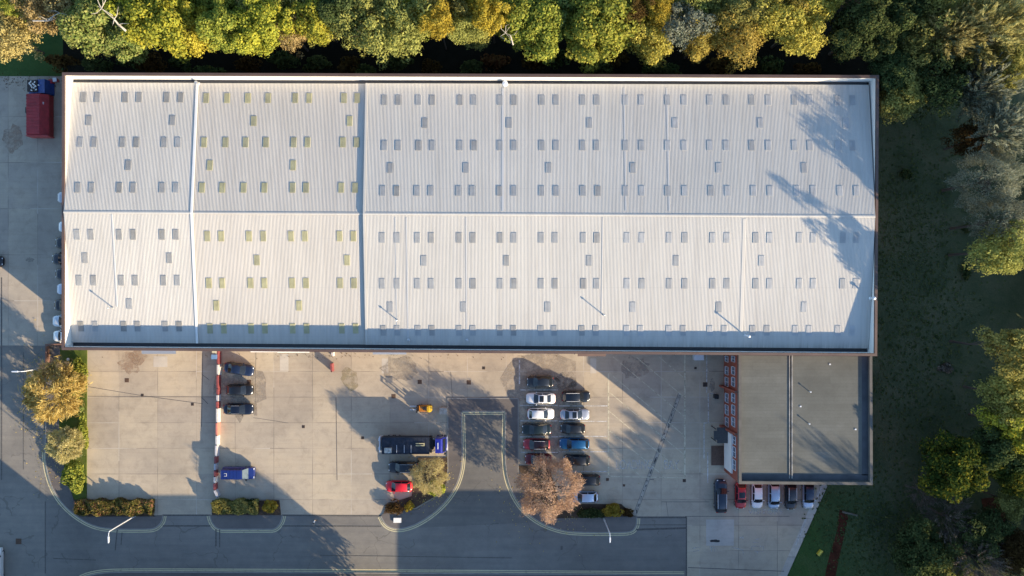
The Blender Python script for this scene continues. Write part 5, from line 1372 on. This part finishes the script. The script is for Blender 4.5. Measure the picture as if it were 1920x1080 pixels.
def compactor():
    rd = simple('container_red', (.33, .026, .032), .5, .1, var=.25, scale=1.5); bl = simple('compactor_blue', (.012, .045, .20), .45, var=.25, scale=1.5)
    p = P(73.5, 216, 1.5); L, Wd = 6.3, 3.2
    root = empty('waste_container', (p.x, p.y, .02), 0, 'large red ribbed waste container in the west yard', 'waste container')
    bm = loftbox([(-1, 1, 0, 1)]) if False else bmesh.new()
    hexa(bm, [(-Wd/2+.15, -L/2, .2), (Wd/2-.15, -L/2, .2), (Wd/2-.15, L/2, .2), (-Wd/2+.15, L/2, .2)], [(-Wd/2, -L/2, 1.6), (Wd/2, -L/2, 1.6), (Wd/2, L/2, 1.6), (-Wd/2, L/2, 1.6)])
    bm2 = bm; hexa(bm2, [(-Wd/2, -L/2, 1.602), (Wd/2, -L/2, 1.602), (Wd/2, L/2, 1.602), (-Wd/2, L/2, 1.602)], [(-Wd/2+.1, -L/2+.05, 2.25), (Wd/2-1.0, -L/2+.05, 2.4), (Wd/2-1.0, L/2-.05, 2.4), (-Wd/2+.1, L/2-.05, 2.25)])
    obj('body', bm, rd, root)
    bm = bmesh.new()
    for k in range(13):
        y = -L/2+.3+k*.475; hexa(bm, [(-Wd/2+.1, y-.06, 2.2), (Wd/2-1.0, y-.06, 2.35), (Wd/2-1.0, y+.06, 2.35), (-Wd/2+.1, y+.06, 2.2)], [(-Wd/2+.1, y-.05, 2.32), (Wd/2-1.0, y-.05, 2.47), (Wd/2-1.0, y+.05, 2.47), (-Wd/2+.1, y+.05, 2.32)])
        box(bm, -Wd/2-.12, -Wd/2+.02, y-.07, y+.07, .4, 1.7)
    obj('rib', bm, rd, root)
    bm = bmesh.new(); box(bm, -Wd/2-.1, Wd/2+.1, -L/2-.2, -L/2-.004, .3, 2.1); bevel_all(bm, .04); obj('tail_door', bm, simple('door_red', (.40, .06, .06), .5, var=.3, scale=2), root)
    bm = bmesh.new(); box(bm, -Wd/2-.95, -Wd/2-.13, .5, 1.4, .1, .9); bevel_all(bm, .04); box(bm, -Wd/2-1.3, -Wd/2-.96, .55, .62, .05, .15); box(bm, -Wd/2-1.3, -Wd/2-.96, 1.28, 1.35, .05, .15); obj('power_pack', bm, M['iron'], root)
    bm = bmesh.new()
    for yy in (1.55, 1.75): box(bm, Wd/2-.62, Wd/2-.52, yy, yy+.12, 1.98, 2.2)
    obj('latch', bm, M['lampmetal'], root)
    p = P(73.5, 163, 1.5); root = empty('waste_compactor', (p.x, p.y, .02), 0, 'blue waste compactor docked to the top end of the red container', 'compactor')
    bm = bmesh.new(); hexa(bm, [(-1.6, -1.05, .2), (1.6, -1.05, .2), (1.6, 1.05, .2), (-1.6, 1.05, .2)], [(-1.6, -1.05, 1.5), (1.2, -1.05, 2.1), (1.2, 1.05, 2.1), (-1.6, 1.05, 1.5)]); obj('body', bm, bl, root)
    bm = bmesh.new(); box(bm, -1.55, 0.0, -.85, .95, 1.75, 2.0); bmesh.ops.bevel(bm, geom=bm.edges[:], offset=.03, segments=1, affect='EDGES'); obj('hopper', bm, M['iron'], root)
    bm = bmesh.new(); r = random.Random(3)
    for k in range(16): x, y = r.uniform(-1.2, .0), r.uniform(-.7, .7); box(bm, x-.14, x+.14, y-.08, y+.08, 2.001+k*.004, 2.05+k*.004, 0, r.uniform(0, 3), (x, y))
    obj('rubbish_bag', bm, M['white'], root)
    bm = bmesh.new(); tube(bm, [(.3, .1, 1.95), (.3, .1, 2.2)], [.1, .1], 8); obj('control_knob', bm, M['lampmetal'], root)
    for k, (px, py, c, lb) in enumerate(((98, 154, (.30, .012, .02), 'small dark red bin beside the blue compactor'), (106, 151, (.36, .05, .05), 'small pale topped red bin against the warehouse corner'))):
        p = P(px, py, .5); rt = empty('wheeled_bin', (p.x, p.y, .02), .1*k, lb, 'bin', 'small red bins')
        bm = bmesh.new(); hexa(bm, [(-.2, -.2, .1), (.2, -.2, .1), (.2, .2, .1), (-.2, .2, .1)], [(-.28, -.28, .95), (.28, -.28, .95), (.28, .28, .95), (-.28, .28, .95)]); obj('body', bm, simple('bin_red', c, .5), rt)
        bm = bmesh.new(); box(bm, -.30, .30, -.30, .30, .953, 1.02); bevel_all(bm, .02); obj('lid', bm, M['winframe'] if k else simple('lid_red', (.35, .02, .03), .5), rt)
compactor()

# ------------------------------------------------------------------ barriers, lamps and small things
def barrier(px, py0, py1, colour, label, px2=None):
    a = P(px, py0, .5); b_ = P(px2 or px, py1, .5); d = (b_-a); L = d.length-.05; ang = math.atan2(d.y, d.x); c = (a+b_)/2
    root = empty('traffic_barrier', (c.x, c.y, .026), ang, label, 'barrier', 'red and white barriers dividing the yard')
    mt = simple('barrier_'+colour, {'red': (.235, .060, .062), 'white': (.52, .505, .49), 'grey': (.42, .42, .45), 'salmon': (.56, .20, .15)}[colour], .55, var=.18, scale=2)
    bm = bmesh.new(); hexa(bm, [(-L/2, -.20, 0), (L/2, -.20, 0), (L/2, .20, 0), (-L/2, .20, 0)], [(-L/2, -.15, .40), (L/2, -.15, .40), (L/2, .15, .40), (-L/2, .15, .40)])
    hexa(bm, [(-L/2+.02, -.145, .402), (L/2-.02, -.145, .402), (L/2-.02, .145, .402), (-L/2+.02, .145, .402)], [(-L/2+.02, -.13, 1.0), (L/2-.02, -.13, 1.0), (L/2-.02, .13, 1.0), (-L/2+.02, .13, 1.0)])
    obj('body', bm, mt, root)
    bm = bmesh.new(); tube(bm, [(L/2-.03, 0, 1.002), (L/2-.03, 0, 1.06)], [.07, .07], 8); obj('coupling_pin', bm, M['iron'], root)
segs = [(657, 683, 'red', 410.5), (683, 703, 'white', 410.5), (703, 729, 'red', 410), (729, 740, 'red', 410), (740, 752, 'grey', 409.5), (752, 765, 'red', 409), (765, 792, 'white', 409), (792, 816, 'salmon', 408.5), (816, 834, 'white', 408), (834, 855, 'grey', 407), (855, 868, 'red', 405.5), (868, 881, 'grey', 405), (881, 893, 'red', 405), (893, 905, 'white', 404.5), (905, 918, 'red', 404)]
LBL = ['dark red barrier touching the warehouse wall', 'white barrier beside the askew saloon', 'dark red barrier left of the gap above the black car', 'dark red barrier level with the black car', 'short grey white barrier under the black car level', 'short red barrier level with the blue black saloon',
       'long white barrier just below the three parked cars', 'salmon red barrier in the middle of the run', 'white barrier below the salmon one', 'greyish barrier where the tree shadow begins', 'short dark red barrier above the blue van', 'short grey barrier level with the top of the blue van', 'short red barrier behind the tail of the blue van',
       'white barrier just below the tail of the blue van', 'last red barrier of the run']
for (y0, y1, c, x), lb in zip(segs, LBL): barrier(x, y0, y1, c, lb)
barrier(404, 918, 931, 'grey', 'slanted grey white barrier at the lower end of the run', 410)
barrier(622, 681, 697, 'red', 'single red barrier standing alone near the warehouse wall', 623)
barrier(624, 660, 668, 'white', 'short white barrier by the wall above the lone red one')

def lamp(px, py, deg, h, label, arm=1.3):
    p = P(px, py); root = empty('street_lamp', (p.x, p.y, .02), math.radians(deg), label, 'street lamp', 'street lamps')
    bm = bmesh.new(); tube(bm, [(0, 0, 0), (0, 0, 1.3), (0, 0, 1.35), (0, 0, h)], [.13, .13, .095, .07], 10); obj('column', bm, M['lampmetal'], root)
    bm = bmesh.new(); tube(bm, [(0, 0, h-.05), (.25, 0, h+.12), (arm*.55, 0, h+.18)], [.06, .055, .05], 8); obj('arm', bm, M['lampmetal'], root)
    bm = bmesh.new(); hexa(bm, [(arm*.5, -.13, h+.10), (arm+.35, -.10, h+.14), (arm+.35, .10, h+.14), (arm*.5, .13, h+.10)], [(arm*.5, -.12, h+.26), (arm+.35, -.08, h+.24), (arm+.35, .08, h+.24), (arm*.5, .12, h+.26)]); bevel_all(bm, .04); hd = obj('lamp_head', bm, M['lampmetal'], root)
    bm = bmesh.new(); box(bm, arm*.6, arm+.25, -.09, .09, h+.07, h+.098); obj('lens', bm, M['head'], hd)
lamp(255, 966, -90, 8, 'white street lamp rising from the red hedge over the road')
lamp(1132, 972, -90, 7.5, 'white street lamp at the corner of the car park bed', .9)
lamp(99, 687, 180, 7.2, 'street lamp over the west road beside the golden tree')

DG = 'small square drain covers in the yard'
for px, py, s, mk, lb in ((238, 713, .26, 'rust', 'rusty square drain cover in the left yard'), (267, 741, .18, 'iron', 'small black drain on the diagonal crack in the left yard'), (361, 758, .18, 'iron', 'small black drain left of the barrier run'),
      (467, 716, .26, 'rust', 'rusty cover beside the nose of the askew saloon'), (569, 800, .18, 'iron', 'small black drain alone in the middle yard'), (680, 821, .18, 'iron', 'small black drain left of the lorry tail'),
      (738, 743, .26, 'rust', 'dull square cover in the tree shadow above the lorry'), (787, 716, .26, 'rust', 'rusty cover above the forklift'), (879, 717, .27, 'rust', 'rusty cover above the cul de sac'),
      (907, 690, .18, 'iron', 'small black drain near the warehouse wall above the cul de sac'), (1283, 901, .20, 'iron', 'black drain at the lower corner of the loading bay'), (1139, 899, .18, 'rust', 'rusty drain at the left foot of the loading bay'),
      (1322, 721, .28, 'iron', 'black cover in the shade left of the office'), (1304, 690, .15, 'iron', 'tiny black drain in the shade near the white cabinet'), (35, 1015, .35, 'rust', 'brown square cover in the shaded west road'), (1170, 910, .14, 'rust', 'tiny drain just below the loading lettering')):
    p = P(px, py); root = empty('drain_cover', (p.x, p.y, .026), 0, lb, 'drain cover', DG)
    bm = bmesh.new(); box(bm, -s*1.25, s*1.25, -s*1.25, s*1.25, -.02, .012); obj('frame', bm, M['rust'], root)
    bm = bmesh.new()
    for k in range(4): box(bm, -s, s, -s+k*s*.5, -s+k*s*.5+s*.38, .0121, .022)
    obj('grate', bm, M[mk], root)

def cabinet(px, py, sx, sy, h, mat, lid, label, name, cat, rz=0):
    p = P(px, py, h); root = empty(name, (p.x, p.y, .02), rz, label, cat)
    bm = bmesh.new(); box(bm, -sx, sx, -sy, sy, 0, h-.06); bevel_all(bm, .02); obj('body', bm, mat, root)
    bm = bmesh.new(); hexa(bm, [(-sx-.03, -sy-.03, h-.058), (sx+.03, -sy-.03, h-.058), (sx+.03, sy+.03, h-.058), (-sx-.03, sy+.03, h-.058)], [(-sx-.03, -sy-.03, h-.02), (sx+.03, -sy-.03, h-.02), (sx, sy, h+.03), (-sx, sy, h+.03)]); obj('lid', bm, lid, root)
    return root
cabinet(745, 975.5, .58, .36, .32, M['white'], M['white'], 'low white utility cabinet on the corner pavement', 'utility_cabinet', 'cabinet')
cabinet(1311, 670, .72, .42, 1.3, M['winframe'], M['winframe'], 'white plant cabinet against the warehouse wall in the shade', 'plant_cabinet', 'cabinet')
cabinet(401.5, 669, .42, .34, 1.1, simple('blue_bin', (.05, .13, .32), .5), simple('blue_bin_lid', (.13, .24, .42), .5), 'blue recycling bin at the top of the barrier run', 'recycling_bin', 'bin')
cabinet(402, 660.5, .36, .26, 1.0, M['winframe'], simple('bin_lid_yellow', (.5, .48, .34), .5), 'pale bin with a cream lid between the blue bin and the wall', 'pale_bin', 'bin')
cabinet(1344, 744, .30, .30, 1.0, M['black'], M['black'], 'black litter bin in front of the office wall', 'litter_bin', 'bin')
yb = cabinet(1538, 1037, .46, .18, .55, simple('grit_yellow', (.60, .48, .05), .5, var=.2), simple('grit_lid', (.62, .50, .06), .5), 'yellow grit bin on the dark lawn', 'grit_bin', 'grit bin', math.radians(52))
p = P(1593, 963, .2); bm = bmesh.new(); tube(bm, [(-1.15, .28, .18), (0, 0, .20), (1.2, -.30, .17)], [.15, .16, .13], 8)
tag(obj('log', bm, simple('weathered_log', (.13, .125, .10), .9, var=.2), None, (p.x, p.y, .02)), 'pale log lying on the dark lawn beside the dirt path', 'log')
for px, py, r, lb in ((600, 822, .10, ''),): pass

# low brick wall and gate post by the west pavement
bm = bmesh.new()
a, b_ = P(91, 646), P(120, 643); hexa(bm, [(a.x, a.y-.1, 0), (b_.x+4, b_.y-.1, 0), (b_.x+4, b_.y+.12, 0), (a.x, a.y+.12, 0)], [(a.x, a.y-.1, .9), (b_.x+4, b_.y-.1, .9), (b_.x+4, b_.y+.12, .9), (a.x, a.y+.12, .9)])
a2, b2 = P(91, 684), P(91, 648); box(bm, a2.x-.0, a2.x+.24, a2.y, b2.y-.02, 0, .898)
o = tag(obj('boundary_wall', bm, M['clad']), 'low brown boundary wall turning the corner below the west yard', 'wall')
for k, (px, py) in enumerate(((128, 674), (141, 678))):
    p = P(px, py, .3); rng = random.Random(k); bm = bmesh.new(); bmesh.ops.create_icosphere(bm, subdivisions=2, radius=.25)
    for v in bm.verts: v.co *= rng.uniform(.85, 1.1); v.co.z *= .7
    tag(obj('boulder', bm, simple('white_stone', (.6, .58, .52), .9), None, (p.x, p.y, .3)), ('white boulder on the grass nearest the pavement', 'white boulder on the grass nearer the yard')[k], 'boulder', 'white boulders on the grass')

def person():
    p = P(592.5, 974.5); root = empty('person', (p.x, p.y, .02), math.radians(-40), 'person in a white top and dark trousers walking along the road edge', 'person')
    J = {'pel': (0, 0, .95), 'wst': (0, 0, 1.10), 'chs': (.02, 0, 1.34), 'nck': (.03, 0, 1.50), 'hd': (.06, 0, 1.60), 'top': (.06, 0, 1.74),
         'hL': (0, .10, .92), 'kL': (.16, .11, .50), 'aL': (.10, .11, .09), 'tL': (.26, .12, .05), 'hR': (0, -.10, .92), 'kR': (-.02, -.11, .50), 'aR': (-.24, -.11, .13), 'tR': (-.12, -.12, .04),
         'sL': (.01, .19, 1.43), 'eL': (-.12, .24, 1.17), 'wL': (-.02, .25, .93), 'sR': (.01, -.19, 1.43), 'eR': (.02, -.24, 1.16), 'wR': (.20, -.24, 1.0)}
    E = [('pel', 'wst'), ('wst', 'chs'), ('chs', 'nck'), ('nck', 'hd'), ('hd', 'top'), ('pel', 'hL'), ('hL', 'kL'), ('kL', 'aL'), ('aL', 'tL'), ('pel', 'hR'), ('hR', 'kR'), ('kR', 'aR'), ('aR', 'tR'), ('chs', 'sL'), ('sL', 'eL'), ('eL', 'wL'), ('chs', 'sR'), ('sR', 'eR'), ('eR', 'wR')]
    Rr = {'pel': .145, 'wst': .13, 'chs': .155, 'nck': .06, 'hd': .095, 'top': .075, 'hL': .10, 'hR': .10, 'kL': .065, 'kR': .065, 'aL': .045, 'aR': .045, 'tL': .038, 'tR': .038, 'sL': .07, 'sR': .07, 'eL': .045, 'eR': .045, 'wL': .032, 'wR': .032}
    for w in ('L', 'R'):
        wr = Vector(J['w'+w]); s = 1 if w == 'L' else -1
        J['p'+w] = tuple(wr+Vector((.03, 0, -.08))); E.append(('w'+w, 'p'+w)); Rr['p'+w] = .030
        for f, (dx, ln) in enumerate(((.028, .075), (.010, .085), (-.008, .08), (-.025, .062))):
            J['f%d%s' % (f, w)] = tuple(wr+Vector((.03+dx, .004*s, -.10-ln))); E.append(('p'+w, 'f%d%s' % (f, w))); Rr['f%d%s' % (f, w)] = .009
        J['th'+w] = tuple(wr+Vector((.085, -.012*s, -.10))); E.append(('p'+w, 'th'+w)); Rr['th'+w] = .010
    keys = list(J); me = bpy.data.meshes.new('body'); me.from_pydata([J[k] for k in keys], [(keys.index(a), keys.index(b)) for a, b in E], [])
    o = bpy.data.objects.new('body', me); COL.objects.link(o); o.parent = root
    sk = o.modifiers.new('skin', 'SKIN'); sk.use_smooth_shade = True
    for i, k in enumerate(keys):
        sv = me.skin_vertices[0].data[i]; sv.radius = (Rr[k], Rr[k]*(.75 if k in ('chs', 'wst', 'pel') else 1)); sv.use_root = (k == 'pel')
    o.modifiers.new('sub', 'SUBSURF').levels = 1; o.modifiers['sub'].render_levels = 2
    # clothing and skin by height on the one body
    m, t, b = new_mat('person_clothes_and_skin'); q = NB(t); x, y, z = q.sep(q.coords())
    side = q.math('GREATER_THAN', q.math('ABSOLUTE', y), .20)
    c = q.ramp(q.math('DIVIDE', z, 2.0), [(0, (.02, .02, .02)), (.05, (.02, .022, .03)), (.49, (.02, .022, .03)), (.50, (.75, .75, .74)), (.752, (.75, .75, .74)), (.756, (.45, .28, .2)), (1, (.45, .28, .2))])
    for e in t.nodes:
        if e.type == 'VALTORGB': e.color_ramp.interpolation = 'CONSTANT'
    hand = q.math('MULTIPLY', q.math('GREATER_THAN', q.math('ABSOLUTE', y), .205), q.math('LESS_THAN', z, 1.02))
    c = q.mix(hand, c, (.45, .28, .2)); q.link(c, b.inputs['Base Color']); b.inputs['Roughness'].default_value = .8
    me.materials.append(m)
    bm = bmesh.new(); bmesh.ops.create_uvsphere(bm, u_segments=14, v_segments=10, radius=.118)
    bmesh.ops.delete(bm, geom=[v for v in bm.verts if v.co.z < -.01 and v.co.x > -.03], context='VERTS')
    for v in bm.verts: v.co.x *= 1.08
    obj('hair', bm, simple('dark_hair', (.015, .012, .010), .7), root, (.05, 0, 1.685))
    bm = bmesh.new(); tube(bm, [(.155, 0, 1.665), (.185, 0, 1.645), (.16, 0, 1.63)], [.012, .018, .014], 6); obj('nose', bm, simple('skin', (.45, .28, .2), .6), root)
    bm = bmesh.new()
    for s in (-1, 1): bmesh.ops.create_uvsphere(bm, u_segments=8, v_segments=6, radius=.012, matrix=Matrix.Translation((.152, s*.033, 1.675)))
    obj('eye', bm, M['black'], root)
person()

# ------------------------------------------------------------------ buildings across the road (outside the frame; they shade the road)
def shed(x0, x1, y0, y1, h, label):
    a, b_ = P(x0, y0), P(x1, y1); root = empty('industrial_unit', (0, 0, 0), 0, label, 'industrial unit', 'industrial units across the road')
    bm = bmesh.new(); q = [(a.x, b_.y), (b_.x, b_.y), (b_.x, a.y), (a.x, a.y)]
    for i in range(4):
        u, v = q[i], q[(i+1) % 4]; bm.faces.new([bm.verts.new(k) for k in ((*u, -.1), (*v, -.1), (*v, h), (*u, h))])
    obj('wall', bm, M['clad'], root)
    bm = bmesh.new(); hexa(bm, [(x, y, h+.001) for x, y in inset(q, -.25)], [(x, y, h+.25) for x, y in inset(q, -.25)]); obj('roof', bm, M['roof'], root)
    n = max(2, int((b_.x-a.x)/7))
    for i in range(n):
        x = a.x+(b_.x-a.x)*(i+.5)/n; bm = bmesh.new(); box(bm, x-1.6, x+1.6, a.y+.004, a.y+.08, .0, 4.0)
        for k in range(12): box(bm, x-1.6, x+1.6, a.y+.082, a.y+.11, .1+k*.32, .1+k*.32+.2)
        obj('roller_door', bm, M['metal'], root)
        bm = bmesh.new(); box(bm, x-1.2, x+1.2, a.y+.004, a.y+.06, h-2.4, h-1.2); obj('window', bm, M['winglass'], root)
shed(380, 736, 1159, 1500, 8.75, 'brown brick unit across the road, right of the taller one, outside the frame')
shed(60, 378, 1159, 1500, 13.2, 'tall brown brick unit across the road, outside the frame at the lower left')
shed(1036, 1545, 1150, 1345, 8.75, 'long brown brick unit across the road from the car park, outside the frame')
